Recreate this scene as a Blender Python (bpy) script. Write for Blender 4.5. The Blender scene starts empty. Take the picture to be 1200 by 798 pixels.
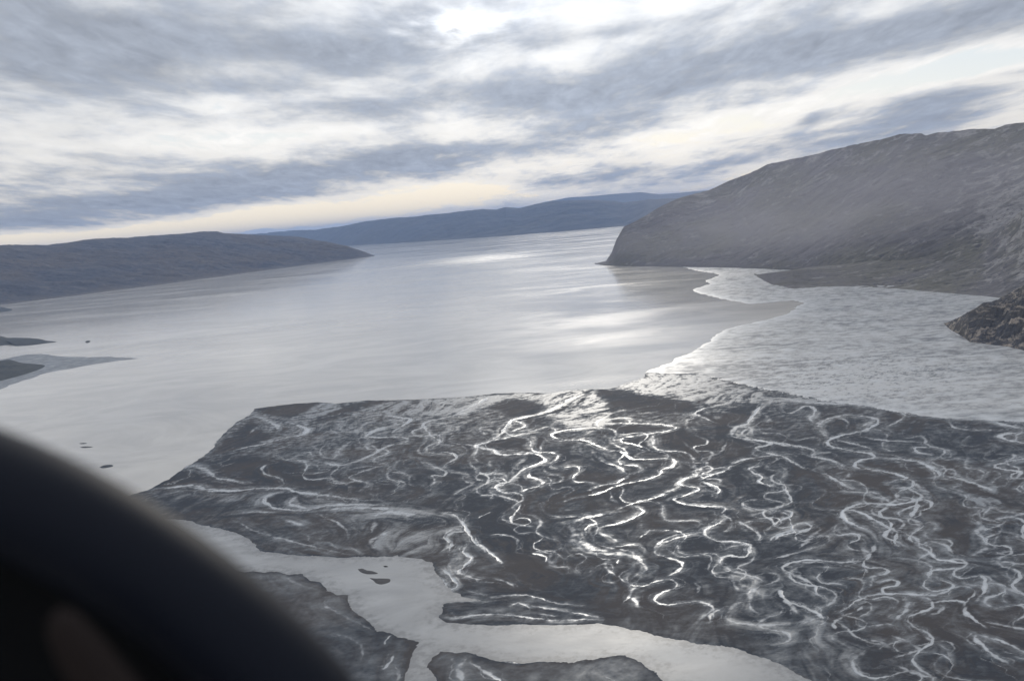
import bpy, math, random
import numpy as np
from mathutils import Vector, Matrix, Euler

# ----------------------------------------------------------------------------------------------
# camera model: everything is measured in metres, the aircraft flies 600 m above the fjord
# ----------------------------------------------------------------------------------------------
H = 600.0
F = 1167.0
PITCH = math.radians(-7.08)
ROLL = math.radians(5.0)
cp, sp_ = math.cos(PITCH), math.sin(PITCH)
cr, sr = math.cos(ROLL), math.sin(ROLL)
FW = np.array([0, cp, sp_]); R0 = np.array([1.0, 0, 0]); U0 = np.array([0, -sp_, cp])
RT = cr * R0 - sr * U0
UP = sr * R0 + cr * U0

S = bpy.context.scene
COL = S.collection


def ray(x, y):
    return FW + (x - 600.0) / F * RT + (399.0 - y) / F * UP


def aztan(x, y):
    r = ray(x, y)
    return math.atan2(r[0], r[1]), r[2] / math.hypot(r[0], r[1])


def ground(x, y):
    r = ray(x, y)
    k = H / -r[2]
    return r[0] * k, r[1] * k


def gpts(pts):
    return np.array([ground(x, y) for x, y in pts])


# ----------------------------------------------------------------------------------------------
# noise
# ----------------------------------------------------------------------------------------------
_rng = np.random.RandomState(7)
_perm = _rng.permutation(512).astype(np.int64)
_perm = np.concatenate([_perm, _perm])
_ga = _rng.rand(512) * 2 * np.pi
_gx, _gy = np.cos(_ga).astype(np.float32), np.sin(_ga).astype(np.float32)


def perlin(x, y, seed=0):
    x = np.asarray(x, np.float64) + seed * 17.31; y = np.asarray(y, np.float64) + seed * 9.77
    xi = np.floor(x).astype(np.int64); yi = np.floor(y).astype(np.int64)
    xf = (x - xi).astype(np.float32); yf = (y - yi).astype(np.float32)
    u = xf * xf * xf * (xf * (xf * 6 - 15) + 10); v = yf * yf * yf * (yf * (yf * 6 - 15) + 10)

    def g(ix, iy, fx, fy):
        h = _perm[(_perm[ix & 511] + iy) & 511]
        return _gx[h] * fx + _gy[h] * fy
    a = g(xi, yi, xf, yf); b = g(xi + 1, yi, xf - 1, yf)
    c = g(xi, yi + 1, xf, yf - 1); d = g(xi + 1, yi + 1, xf - 1, yf - 1)
    return ((a + u * (b - a)) + v * ((c + u * (d - c)) - (a + u * (b - a)))) * 1.5


def fbm(x, y, octv=5, seed=0, gain=0.5, lac=2.03):
    s = 0; a = 1.0; t = 0; f = 1.0
    for o in range(octv):
        s = s + a * perlin(x * f, y * f, seed + o * 3.7); t += a; a *= gain; f *= lac
    return s / t


def ridged(x, y, octv=5, seed=0, gain=0.5):
    s = 0; a = 1.0; t = 0; f = 1.0
    for o in range(octv):
        s = s + a * (1 - np.abs(perlin(x * f, y * f, seed + o * 5.1)) * 1.6); t += a; a *= gain; f *= 2.07
    return s / t


def sstep(a, b, x):
    t = np.clip((x - a) / (b - a), 0, 1)
    return t * t * (3 - 2 * t)


# ----------------------------------------------------------------------------------------------
# object helpers
# ----------------------------------------------------------------------------------------------
def tag(o, label=None, cat=None, kind=None, group=None):
    if label: o['label'] = label
    if cat: o['category'] = cat
    if kind: o['kind'] = kind
    if group: o['group'] = group
    return o


def np_mesh(name, verts, quads, mat, attrs=None, parent=None, smooth=True):
    me = bpy.data.meshes.new(name)
    n, m = len(verts), len(quads)
    me.vertices.add(n)
    me.vertices.foreach_set('co', np.ascontiguousarray(verts, np.float32).ravel())
    k = quads.shape[1]
    me.loops.add(m * k); me.polygons.add(m)
    me.polygons.foreach_set('loop_start', np.arange(0, m * k, k, dtype=np.int32))
    me.loops.foreach_set('vertex_index', np.ascontiguousarray(quads, np.int32).ravel())
    me.update(calc_edges=True)
    if smooth: me.shade_smooth()
    for an, av in (attrs or {}).items():
        a = me.attributes.new(an, 'FLOAT', 'POINT')
        a.data.foreach_set('value', np.ascontiguousarray(av, np.float32))
    me.materials.append(mat)
    o = bpy.data.objects.new(name, me); COL.objects.link(o)
    if parent: o.parent = parent
    return o


class NT:
    """small wrapper that makes node graphs short to write"""
    def __init__(s, tree):
        s.t = tree
        for n in list(tree.nodes): tree.nodes.remove(n)

    def n(s, typ, **kw):
        nd = s.t.nodes.new(typ)
        for k, v in kw.items(): setattr(nd, k, v)
        return nd

    def l(s, a, b): s.t.links.new(a, b)

    def put(s, sock, v):
        if isinstance(v, bpy.types.NodeSocket): s.l(v, sock)
        else: sock.default_value = v

    def m(s, op, a, b=0.0, c=None, clamp=False):
        nd = s.n('ShaderNodeMath', operation=op); nd.use_clamp = clamp
        s.put(nd.inputs[0], a)
        if op not in ('ABSOLUTE', 'EXPONENT', 'SQRT', 'ARCSINE', 'SINE', 'COSINE'): s.put(nd.inputs[1], b)
        if c is not None: s.put(nd.inputs[2], c)
        return nd.outputs[0]

    def mix(s, f, a, b):
        nd = s.n('ShaderNodeMix', data_type='RGBA')
        s.put(nd.inputs[0], f); s.put(nd.inputs[6], a); s.put(nd.inputs[7], b)
        return nd.outputs[2]

    def mixf(s, f, a, b):
        nd = s.n('ShaderNodeMix', data_type='FLOAT')
        s.put(nd.inputs[0], f); s.put(nd.inputs[2], a); s.put(nd.inputs[3], b)
        return nd.outputs[0]

    def rng(s, v, a, b, c=0.0, d=1.0, smooth=True):
        nd = s.n('ShaderNodeMapRange', interpolation_type='SMOOTHSTEP' if smooth else 'LINEAR')
        s.put(nd.inputs[0], v)
        for i, q in enumerate((a, b, c, d)): s.put(nd.inputs[i + 1], q)
        return nd.outputs[0]

    def pos(s):
        return s.n('ShaderNodeNewGeometry').outputs['Position']

    def scl(s, vec, sx, sy, sz, rot=0.0):
        nd = s.n('ShaderNodeMapping')
        s.l(vec, nd.inputs[0]); nd.inputs['Scale'].default_value = (sx, sy, sz)
        nd.inputs['Rotation'].default_value = (0, 0, rot)
        return nd.outputs[0]

    def noise(s, vec, scale, detail=4.0, rough=0.55, dist=0.0):
        nd = s.n('ShaderNodeTexNoise')
        if vec is not None: s.l(vec, nd.inputs['Vector'])
        nd.inputs['Scale'].default_value = scale; nd.inputs['Detail'].default_value = detail
        nd.inputs['Roughness'].default_value = rough; nd.inputs['Distortion'].default_value = dist
        return nd.outputs[0]

    def attr(s, name):
        nd = s.n('ShaderNodeAttribute'); nd.attribute_name = name
        return nd.outputs['Fac']


def mat(name):
    m = bpy.data.materials.new(name); m.use_nodes = True
    t = NT(m.node_tree)
    out = t.n('ShaderNodeOutputMaterial'); b = t.n('ShaderNodeBsdfPrincipled')
    t.l(b.outputs[0], out.inputs[0])
    return m, t, b


def gauss_xy(t, sx, sy, cx, cy, rx, ry, rot=0.0):
    """bell around a ground point (cx, cy), radii in metres, from separate x / y sockets"""
    dx = t.m('SUBTRACT', sx, cx); dy = t.m('SUBTRACT', sy, cy)
    c, s = math.cos(rot), math.sin(rot)
    u = t.m('ADD', t.m('MULTIPLY', dx, c / rx), t.m('MULTIPLY', dy, s / rx))
    v = t.m('ADD', t.m('MULTIPLY', dx, -s / ry), t.m('MULTIPLY', dy, c / ry))
    e = t.m('ADD', t.m('MULTIPLY', u, u), t.m('MULTIPLY', v, v))
    return t.m('EXPONENT', t.m('MULTIPLY', e, -1.0))


# ----------------------------------------------------------------------------------------------
# world: Nishita sky with a broken deck of stratocumulus
# ----------------------------------------------------------------------------------------------
SUN_AZ, SUN_EL = aztan(700, 399)[0], math.radians(18.0)


def make_world():
    w = bpy.data.worlds.new('World'); S.world = w; w.use_nodes = True
    t = NT(w.node_tree)
    out = t.n('ShaderNodeOutputWorld'); bg = t.n('ShaderNodeBackground')
    t.l(bg.outputs[0], out.inputs[0])
    tc = t.n('ShaderNodeTexCoord').outputs['Generated']
    sep = t.n('ShaderNodeSeparateXYZ'); t.l(tc, sep.inputs[0])
    X, Y, Z = sep.outputs
    az = t.m('ARCTAN2', X, Y)
    el = t.m('ARCSINE', t.m('MINIMUM', t.m('MAXIMUM', Z, -1.0), 1.0))
    U = t.m('MULTIPLY', az, F); V = t.m('MULTIPLY', el, F)
    Vp = t.m('MAXIMUM', V, 0.0)
    q = t.m('DIVIDE', 1.0, t.m('ADD', Vp, 120.0))
    comb = t.n('ShaderNodeCombineXYZ')
    t.l(t.m('MULTIPLY', t.m('MULTIPLY', U, q), 1.4), comb.inputs[0])
    t.l(t.m('MULTIPLY', q, 1250.0), comb.inputs[1])
    n1 = t.noise(comb.outputs[0], 1.0, 9.0, 0.6, 0.25)
    comb2 = t.n('ShaderNodeCombineXYZ')
    t.l(t.m('MULTIPLY', t.m('MULTIPLY', U, q), 5.0), comb2.inputs[0])
    t.l(t.m('MULTIPLY', q, 3000.0), comb2.inputs[1]); comb2.inputs[2].default_value = 4.3
    n2 = t.noise(comb2.outputs[0], 1.0, 8.0, 0.62, 0.25)
    # rows of the deck: (x, y, half-length, half-height, slope in the picture in degrees, weight)
    G = [(190, 62, 200, 40, 3, .24), (430, 128, 110, 26, 5, .22), (420, 40, 120, 30, 4, .10), (30, 60, 80, 60, 4, .12), (300, 100, 160, 20, 5, .10),
         (90, 248, 200, 18, 5, .40), (320, 214, 150, 17, 6, .40), (470, 184, 110, 14, 8, .34), (60, 192, 110, 16, 8, .12),
         (800, 86, 190, 26, 11, .36), (1080, 34, 190, 18, 12, .36), (620, 118, 120, 26, 8, .22), (690, 160, 160, 12, 11, .20),
         (730, 202, 62, 10, 6, .38), (650, 214, 40, 6, 6, .22), (1095, 132, 70, 20, 10, .36), (1000, 158, 60, 12, 20, .18), (948, 142, 18, 8, 30, .26),
         (860, 190, 60, 8, 14, .22), (905, 118, 120, 8, 10, .16),
         (360, 158, 130, 14, 8, -.30), (120, 168, 110, 10, 5, -.14), (540, 34, 50, 16, 9, -.10), (440, 60, 120, 14, 8, .10), (620, 52, 130, 10, 9, .14), (258, 120, 24, 9, 5, -.20),
         (1040, 92, 210, 12, 11, -.30), (1150, 78, 120, 10, 11, -.22), (860, 152, 130, 10, 11, -.24), (690, 8, 100, 10, 6, -.06), (760, 30, 90, 10, 8, .12),
         (90, 281, 320, 11, 5, -.80), (380, 244, 170, 13, 6, -.50), (560, 222, 100, 12, 6, -.26), (600, 196, 60, 8, 6, -.14), (900, 205, 100, 12, 12, -.2)]
    lay = None
    for (x, y, sx, sy, ang, amp) in G:
        a0, t0 = aztan(x, y)
        g = gauss_xy(t, U, V, a0 * F, math.atan(t0) * F, sx, sy, math.radians(ang - 5.0))
        g = t.m('MULTIPLY', g, amp)
        lay = g if lay is None else t.m('ADD', lay, g)
    comb3 = t.n('ShaderNodeCombineXYZ')
    t.l(t.m('MULTIPLY', t.m('MULTIPLY', U, q), 11.0), comb3.inputs[0])
    t.l(t.m('MULTIPLY', q, 5200.0), comb3.inputs[1]); comb3.inputs[2].default_value = 9.1
    n3 = t.noise(comb3.outputs[0], 1.0, 7.0, 0.6, 0.5)
    warm = t.m('EXPONENT', t.m('MULTIPLY', Vp, -1 / 120.0))
    D = t.m('ADD', t.m('MULTIPLY_ADD', n1, 1.25, -0.06), lay)
    D = t.m('ADD', D, t.m('MULTIPLY_ADD', n2, 0.55, -0.275))
    D = t.m('ADD', D, t.m('MULTIPLY', t.m('SUBTRACT', n3, 0.5), t.m('MULTIPLY_ADD', warm, 0.62, 0.14)))
    D = t.m('ADD', D, t.rng(V, 110.0, 230.0, 0.0, 0.07))
    # brightness round the veiled sun
    sd = (math.sin(SUN_AZ) * math.cos(SUN_EL), math.cos(SUN_AZ) * math.cos(SUN_EL), math.sin(SUN_EL))
    dp = t.n('ShaderNodeVectorMath', operation='DOT_PRODUCT'); t.l(tc, dp.inputs[0]); dp.inputs[1].default_value = sd
    om = t.m('SUBTRACT', 1.0, dp.outputs['Value'])
    glow = t.m('EXPONENT', t.m('MULTIPLY', om, -26.0))
    wide = t.m('EXPONENT', t.m('MULTIPLY', om, -3.0))
    sky = t.n('ShaderNodeTexSky', sky_type='NISHITA'); sky.sun_disc = False
    sky.sun_elevation = SUN_EL; sky.sun_rotation = SUN_AZ; sky.altitude = 600; sky.dust_density = 1.5
    skyc = t.n('ShaderNodeVectorMath', operation='SCALE'); t.l(sky.outputs[0], skyc.inputs[0]); skyc.inputs['Scale'].default_value = 0.045
    # clear air: Nishita plus the cream band at the horizon
    low = t.m('EXPONENT', t.m('MULTIPLY', Vp, -1 / 52.0))
    clear = t.mix(t.m('MINIMUM', t.m('MULTIPLY', low, 1.3), 1.0), t.mix(0.85, skyc.outputs[0], (0.50, 0.575, 0.64, 1)), (1.0, 0.84, 0.57, 1))
    # bright thin cloud
    bright = t.m('MULTIPLY_ADD', glow, 0.16, t.m('MULTIPLY_ADD', wide, 0.18, 0.50))
    bright = t.m('MULTIPLY', bright, t.m('MULTIPLY_ADD', t.m('ADD', n2, n3), 0.34, 0.66))
    # thin places in the deck where the sun comes through
    for (x, y, sx, sy, gain) in [(520, 34, 80, 18, 1.0)]:
        a0, t0 = aztan(x, y)
        bright = t.m('ADD', bright, t.m('MULTIPLY', gauss_xy(t, U, V, a0 * F, math.atan(t0) * F, sx, sy), t.m('MULTIPLY', t.m('MAXIMUM', t.m('MULTIPLY_ADD', t.m('ADD', n2, n3), 4.0, -3.2), 0.0), gain)))
    bc = t.n('ShaderNodeVectorMath', operation='SCALE'); t.put(bc.inputs[0], t.mix(warm, (0.95, 0.985, 1.03, 1), (1.12, 1.01, 0.83, 1))); t.l(bright, bc.inputs['Scale'])
    dark = t.m('MULTIPLY_ADD', glow, 0.25, t.m('MULTIPLY_ADD', wide, 0.15, 0.85))
    dark = t.m('MULTIPLY', dark, t.m('MULTIPLY_ADD', t.m('ADD', n2, n3), 0.75, 0.25))
    dc = t.n('ShaderNodeVectorMath', operation='SCALE'); t.put(dc.inputs[0], t.mix(low, (0.26, 0.285, 0.33, 1), (0.20, 0.225, 0.28, 1))); t.l(dark, dc.inputs['Scale'])
    c1 = t.mix(t.rng(D, 0.20, 0.42), clear, bc.outputs[0])
    c2 = t.mix(t.rng(D, 0.40, 0.92), c1, dc.outputs[0])
    # upper sky, out of view, brightened to throw more light on water and land
    up = t.n('ShaderNodeVectorMath', operation='SCALE'); t.l(c2, up.inputs[0]); t.l(t.rng(V, 320.0, 800.0, 1.0, 1.75), up.inputs['Scale'])
    c2 = up.outputs[0]
    # below the horizon: grey water
    c3 = t.mix(t.rng(Z, -0.02, 0.0), (0.22, 0.23, 0.24, 1), c2)
    t.l(c3, bg.inputs[0]); bg.inputs[1].default_value = 1.0
    w.cycles.sampling_method = 'MANUAL'; w.cycles.sample_map_resolution = 512
    return w


make_world()

sun = bpy.data.lights.new('sun', 'SUN'); sun.energy = 0.5; sun.angle = math.radians(11); sun.color = (1.0, 0.93, 0.82)
so = bpy.data.objects.new('sun', sun); COL.objects.link(so)
sdir = Vector((math.sin(SUN_AZ) * math.cos(SUN_EL), math.cos(SUN_AZ) * math.cos(SUN_EL), math.sin(SUN_EL)))
so.rotation_euler = sdir.to_track_quat('Z', 'Y').to_euler(); so.location = sdir * 3000

# ----------------------------------------------------------------------------------------------
# fjord
# ----------------------------------------------------------------------------------------------
def water_mat(name, base, rough_lo, rough_hi, patches, bump=0.25, streak=1.0, spec=0.5, var=0.13):
    m, t, b = mat(name)
    p = t.pos()
    sep = t.n('ShaderNodeSeparateXYZ'); t.l(p, sep.inputs[0])
    # cat's-paws: wind bands lying across the fjord
    n = t.noise(t.scl(p, 1 / 2600.0, 1 / 900.0, 1, 0.25), streak, 6, 0.55, 1.2)
    n2 = t.noise(t.scl(p, 1 / 420.0, 1 / 240.0, 1, -0.3), streak, 5, 0.6, 1.5)
    w = t.rng(t.m('MULTIPLY_ADD', n2, 0.35, t.m('MULTIPLY', n, 0.8)), 0.42, 0.72)
    r = t.mixf(w, rough_lo, rough_hi)
    for (x, y, rx, ry, rot, amt) in patches:
        cx, cy = ground(x, y)
        g = gauss_xy(t, sep.outputs[0], sep.outputs[1], cx, cy, rx, ry, rot)
        r = t.m('ADD', r, t.m('MULTIPLY', t.m('MULTIPLY', g, amt), t.m('MULTIPLY_ADD', n2, 1.2, 0.4)))
    r = t.m('MINIMUM', t.m('MAXIMUM', r, 0.04), 0.6)
    t.l(r, b.inputs['Roughness'])
    silt = t.noise(t.scl(p, 1 / 700.0, 1 / 500.0, 1), streak, 5, 0.6, 2.0)
    c0 = tuple(v * (1 - var) for v in base) + (1,); c1 = tuple(v * (1 + var) for v in base) + (1,)
    t.put(b.inputs['Base Color'], t.mix(t.rng(silt, 0.3, 0.7), c0, c1))
    b.inputs['IOR'].default_value = 1.333; b.inputs['Specular IOR Level'].default_value = spec
    wv = t.noise(t.scl(p, 1 / 14.0, 1 / 9.0, 1, 0.3), 1.0, 4, 0.6, 0.3)
    bp = t.n('ShaderNodeBump'); bp.inputs['Strength'].default_value = bump; bp.inputs['Distance'].default_value = 1.0
    t.l(wv, bp.inputs['Height']); t.l(bp.outputs[0], b.inputs['Normal'])
    return m


M_fjord = water_mat('fjord_water', (0.41, 0.382, 0.338), 0.09, 0.16,
                    [(505, 442, 260, 260, 0.2, 0.05), (690, 436, 420, 520, 0.0, -0.09), (545, 305, 700, 1200, 0.0, 0.22)], 0.09, 1.0, 0.55)

NA, NR = 120, 90
rr = np.concatenate([[0.0], np.geomspace(200, 140000, NR)])
aa = np.linspace(0, 2 * np.pi, NA, endpoint=False)
A, Rg = np.meshgrid(aa, rr[1:])
vs = np.concatenate([[[0, 0, 0]], np.stack([Rg * np.sin(A), Rg * np.cos(A), 0 * A], -1).reshape(-1, 3)])
ii, jj = np.meshgrid(np.arange(NR - 1), np.arange(NA), indexing='ij')
i0 = 1 + ii * NA + jj; i1 = 1 + ii * NA + (jj + 1) % NA
qs = np.stack([i0, i0 + NA, i1 + NA, i1], -1).reshape(-1, 4)
core = np.stack([np.zeros(NA, int), 1 + np.arange(NA), 1 + (np.arange(NA) + 1) % NA, np.zeros(NA, int)], -1)
me_w = np_mesh('fjord_water', vs, qs[:, ::-1], M_fjord)
tag(me_w, 'pale silty fjord water reaching between the hills to the horizon', 'water', 'structure')

# ----------------------------------------------------------------------------------------------
# the delta: one fan of ground points, about one per picture element, that all flats are cut from
# ----------------------------------------------------------------------------------------------
GA, GR = 1500, 860
AZ = np.linspace(math.radians(-37), math.radians(36), GA)
VV = np.linspace(0.058, 0.66, GR)                        # height / distance
DIST = H / VV
az2, d2 = np.meshgrid(AZ, DIST)
PX = (d2 * np.sin(az2)); PY = (d2 * np.cos(az2))
DAZ = AZ[1] - AZ[0]; DV = VV[1] - VV[0]


def grid_idx(x, y):
    d = np.hypot(x, y); a = np.arctan2(x, y)
    return (a - AZ[0]) / DAZ, (H / d - VV[0]) / DV


def sdf(pts):
    """signed distance (metres, positive inside) of every fan point to a ground polygon"""
    P = gpts(pts)
    best = np.full(PX.shape, 1e12, np.float32); ins = np.zeros(PX.shape, bool)
    px = PX.astype(np.float32); py = PY.astype(np.float32)
    for k in range(len(P)):
        ax, ay = P[k]; bx, by = P[(k + 1) % len(P)]
        ex, ey = bx - ax, by - ay
        L = ex * ex + ey * ey + 1e-9
        tt = np.clip(((px - ax) * ex + (py - ay) * ey) / L, 0, 1)
        best = np.minimum(best, (px - ax - tt * ex) ** 2 + (py - ay - tt * ey) ** 2)
        c = ((ay > py) != (by > py))
        ins ^= c & (px < (bx - ax) * (py - ay) / (by - ay + 1e-12) + ax)
    return np.where(ins, np.sqrt(best), -np.sqrt(best))


RIVER_N = [(150, 604), (215, 610), (262, 621), (285, 628), (297, 637), (303, 646), (340, 650), (400, 654), (440, 653), (470, 652), (492, 656), (505, 660), (507, 672),
           (514, 680), (520, 686), (530, 695), (545, 700), (562, 703), (530, 705), (517, 708), (514, 718), (515, 727), (522, 731), (560, 733), (620, 733), (700, 732),
           (732, 736), (790, 750), (855, 760), (900, 774), (950, 799), (1000, 840)]
MAIN = [(172, 574), (200, 560), (225, 543), (243, 532), (262, 508), (278, 494), (294, 486), (297, 479), (318, 476), (345, 473), (375, 471), (392, 473), (412, 471),
        (430, 469), (457, 469), (490, 468), (545, 465), (580, 461), (620, 460), (645, 461), (660, 458), (690, 456), (714, 456), (740, 447), (755, 442), (757, 436),
        (825, 437), (850, 443), (880, 450), (920, 458), (960, 466), (1000, 472), (1040, 477), (1080, 485), (1110, 489), (1200, 492), (1420, 500), (1420, 900)] + \
       [(1100, 900), (1000, 840)] + RIVER_N[::-1][1:] + [(120, 602), (120, 590)]
BANK_W = [(492, 752), (460, 742), (445, 738), (430, 725), (415, 716), (410, 705), (408, 697), (395, 697), (383, 690), (375, 682), (365, 680), (355, 672), (340, 672),
          (322, 668), (310, 670), (250, 668), (180, 660), (100, 700), (100, 900), (470, 900), (474, 812), (476, 795), (485, 775)]
BANK_S = [(515, 762), (504, 772), (501, 782), (508, 796), (520, 830), (520, 900), (860, 900), (820, 840), (782, 800), (770, 785), (750, 775), (733, 767), (715, 768), (690, 772),
          (640, 775), (615, 776), (592, 774), (575, 772), (560, 765), (540, 763)]
FLAT = [(757, 436), (780, 426), (805, 415), (830, 401), (848, 386), (885, 378), (920, 369), (932, 362), (941, 355), (930, 352), (905, 354), (878, 356), (862, 353), (845, 350), (812, 342),
        (815, 338), (832, 333), (826, 329), (845, 322), (815, 317), (800, 313), (860, 309), (1000, 312), (1240, 335), (1420, 380), (1420, 520), (1200, 500), (1000, 480), (900, 465), (820, 448)]
RIVER = RIVER_N + [(1100, 900), (855, 900), (470, 900), (440, 760), (300, 690), (60, 690), (60, 600)]

wob = 7 * fbm(PX / 90, PY / 90, 4, 3) + 5 * fbm(PX / 25, PY / 25, 3, 9)
s_main = sdf(MAIN) + wob
s_bw = sdf(BANK_W) + wob * 0.8
s_bs = sdf(BANK_S) + wob * 0.8
s_flat = sdf(FLAT) + 30 * fbm(PX / 170, PY / 130, 5, 5) + 10 * fbm(PX / 30, PY / 30, 3, 6)
s_riv = sdf(RIVER)

# ---- streams traced on the ground -----------------------------------------------------------
RAW = []   # (width px, strength, offset x, offset y, points in quarter pixels)
def c2(w, s, *p): RAW.append((w, s, 400, 450, p))
def c3(w, s, *p): RAW.append((w, s, 650, 450, p))
def c4(w, s, *p): RAW.append((w, s, 900, 450, p))
def c1(w, s, *p): RAW.append((w, s, 160, 450, p))
def c6(w, s, *p): RAW.append((w, s, 460, 600, p))
def c7(w, s, *p): RAW.append((w, s, 700, 600, p))
def c8(w, s, *p): RAW.append((w, s, 900, 600, p))

c2(9, .9, 1190, 30, 1080, 70, 1000, 115, 950, 135, 870, 155, 800, 170, 780, 195, 740, 240, 690, 270, 630, 290, 660, 300, 720, 312, 740, 330, 820, 330, 900, 325, 945, 345, 950, 365, 900, 382, 850, 402, 820, 430, 780, 460, 730, 475, 740, 500, 800, 515, 830, 520, 820, 550)
c2(5, .9, 920, 225, 850, 235, 760, 255, 700, 265)
c2(6, .8, 800, 170, 850, 185, 860, 200, 820, 215, 790, 225)
c2(6, .5, 945, 270, 935, 300, 935, 330, 950, 350)
c2(10, .7, 890, 400, 880, 430, 930, 450, 945, 470, 880, 490, 840, 510)
c2(6, .6, 760, 450, 700, 457, 650, 480, 630, 500, 660, 520, 710, 522, 690, 545)
c2(7, .85, 1190, 205, 1060, 215, 1000, 230, 985, 245, 1050, 262, 1140, 262, 1190, 270)
c2(8, .6, 40, 130, 120, 140, 260, 155, 320, 165, 300, 190, 250, 205, 180, 215, 120, 240, 160, 250, 280, 250, 315, 260, 290, 275, 220, 290, 180, 310, 150, 330, 60, 365, 0, 395)
c2(6, .5, 250, 350, 220, 370, 100, 410, 40, 435, 60, 450, 110, 460, 115, 480, 90, 500)
c2(7, .55, 640, 120, 520, 150, 430, 170, 385, 185, 400, 215, 420, 240, 460, 270, 430, 300, 390, 320)
c2(7, .5, 370, 345, 400, 370, 440, 390, 490, 410, 480, 430, 430, 430, 435, 460, 390, 490)
c2(9, .45, 600, 360, 620, 390, 660, 420, 700, 420, 720, 400)
c2(3, .7, 620, 470, 560, 497, 520, 520); c2(3, .7, 700, 600, 680, 608, 640, 630)
c2(9, .3, 790, 580, 760, 610, 770, 640, 830, 660, 920, 670)
c2(7, 1.0, 480, 605, 530, 615, 560, 640, 575, 665, 600, 700, 622, 738, 660, 770, 700, 795)
c2(5, .7, 580, 680, 530, 682, 500, 692, 482, 715, 512, 750, 505, 790)
c2(4, .7, 440, 120, 470, 90, 500, 75); c2(9, .6, 700, 60, 620, 100, 560, 130, 520, 150)
c2(6, .5, 660, 200, 650, 215, 680, 240); c2(5, .4, 0, 420, 60, 395, 170, 380, 240, 350)
c3(7, .9, 0, 240, 10, 250, 60, 262, 130, 262, 190, 285, 260, 310, 320, 320, 360, 350, 440, 352, 540, 350, 565, 365, 550, 385, 510, 400, 490, 425, 420, 450, 340, 465, 260, 490, 200, 515, 150, 522, 110, 530, 40, 550)
c3(6, .75, 250, 185, 400, 185, 500, 190, 570, 205, 500, 225, 400, 240, 320, 255, 310, 270, 380, 285, 440, 310, 380, 330, 360, 350)
c3(6, .6, 780, 95, 700, 115, 660, 135, 690, 155, 760, 185)
c3(12, .7, 1010, 85, 960, 110, 930, 150, 900, 185, 850, 205, 830, 235, 850, 250, 930, 262, 1010, 275, 990, 290, 940, 300, 1000, 325, 1020, 330, 960, 345)
c3(7, .95, 960, 345, 880, 355, 830, 380, 800, 405, 740, 425, 690, 445, 680, 455)
c3(7, .95, 820, 388, 740, 395, 660, 405, 665, 430, 610, 445, 580, 465, 600, 475, 660, 485, 670, 495, 620, 520, 560, 540, 600, 560, 680, 572, 780, 575, 800, 590, 790, 610, 830, 640, 835, 660, 800, 690)
c3(5, .95, 590, 480, 540, 500, 480, 530, 400, 550, 350, 565, 300, 585)
c3(7, .8, 350, 565, 385, 575, 412, 590, 400, 610, 340, 640, 270, 660, 200, 672)
c3(6, 1.0, 205, 652, 155, 668, 140, 695); c3(20, .42, 300, 600, 180, 620, 100, 640, 80, 665, 110, 720, 180, 770, 300, 795)
c3(10, .35, 200, 690, 260, 720, 320, 750); c3(4, .9, 240, 765, 290, 772)
c3(8, .85, 800, 635, 740, 665, 700, 690, 710, 710, 760, 735, 850, 740, 910, 755, 910, 790)
c3(7, .75, 850, 640, 900, 665, 950, 700, 960, 740)
c3(6, .9, 980, 360, 960, 385, 910, 395, 930, 415, 970, 435, 960, 460, 1010, 480, 1020, 500)
c3(6, .6, 1020, 430, 1060, 460, 1080, 500, 1110, 540, 1100, 560, 1000, 590, 920, 620)
c3(9, .9, 690, 460, 740, 475, 770, 495, 760, 525); c3(8, .6, 1190, 680, 1100, 690, 1030, 715, 1010, 740)
c3(9, .45, 740, 690, 650, 700, 560, 710, 490, 745, 470, 790); c3(7, .45, 810, 260, 785, 310, 740, 340, 680, 370, 600, 365)
c3(8, .6, 1010, 275, 1100, 290, 1190, 305); c3(7, .5, 1000, 325, 1080, 345, 1150, 385)
c3(10, .4, 180, 320, 220, 360, 300, 390, 345, 430); c3(6, .55, 345, 425, 300, 460, 220, 475, 160, 500)
c3(8, .4, 260, 500, 270, 540, 300, 560); c3(6, .4, 600, 270, 640, 300, 680, 330); c3(8, .4, 450, 680, 420, 700, 390, 730)
c4(7, .85, 360, 145, 440, 152, 510, 165, 510, 185, 460, 215, 400, 230, 330, 245, 285, 265, 280, 285, 330, 300, 400, 315, 470, 325, 500, 345, 440, 355, 405, 375, 430, 395, 510, 405, 590, 420, 650, 440, 600, 450, 560, 465, 580, 485)
c4(9, .95, 580, 485, 650, 490, 700, 510, 715, 530, 680, 550, 590, 565, 490, 560, 420, 565, 360, 590, 350, 620, 390, 655, 460, 680, 510, 695)
c4(7, .5, 360, 145, 280, 165, 240, 190, 240, 210, 260, 235, 300, 255); c4(12, .4, 440, 200, 480, 180, 500, 170)
c4(8, .9, 360, 592, 400, 593, 460, 615, 530, 655, 600, 690, 600, 720, 590, 740, 620, 760)
c4(7, .75, 500, 345, 580, 350, 680, 360, 740, 380, 790, 410, 800, 430, 760, 440)
c4(10, .6, 800, 435, 880, 440, 960, 465, 1030, 490, 1060, 505); c4(5, .7, 330, 265, 400, 280, 470, 300, 480, 325)
c4(5, .6, 430, 245, 520, 262, 640, 268, 720, 275, 735, 295, 690, 300, 700, 320, 770, 335, 780, 350)
c4(9, .7, 1040, 170, 1100, 190, 1180, 210, 1190, 225, 1110, 235, 1090, 245, 1130, 265, 1200, 270)
c4(8, .7, 1240, 345, 1200, 350, 1120, 365, 1070, 380, 1080, 395, 1140, 405, 1190, 415, 1160, 440, 1140, 460)
c4(6, .5, 610, 125, 640, 150, 600, 180, 560, 200)
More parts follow.
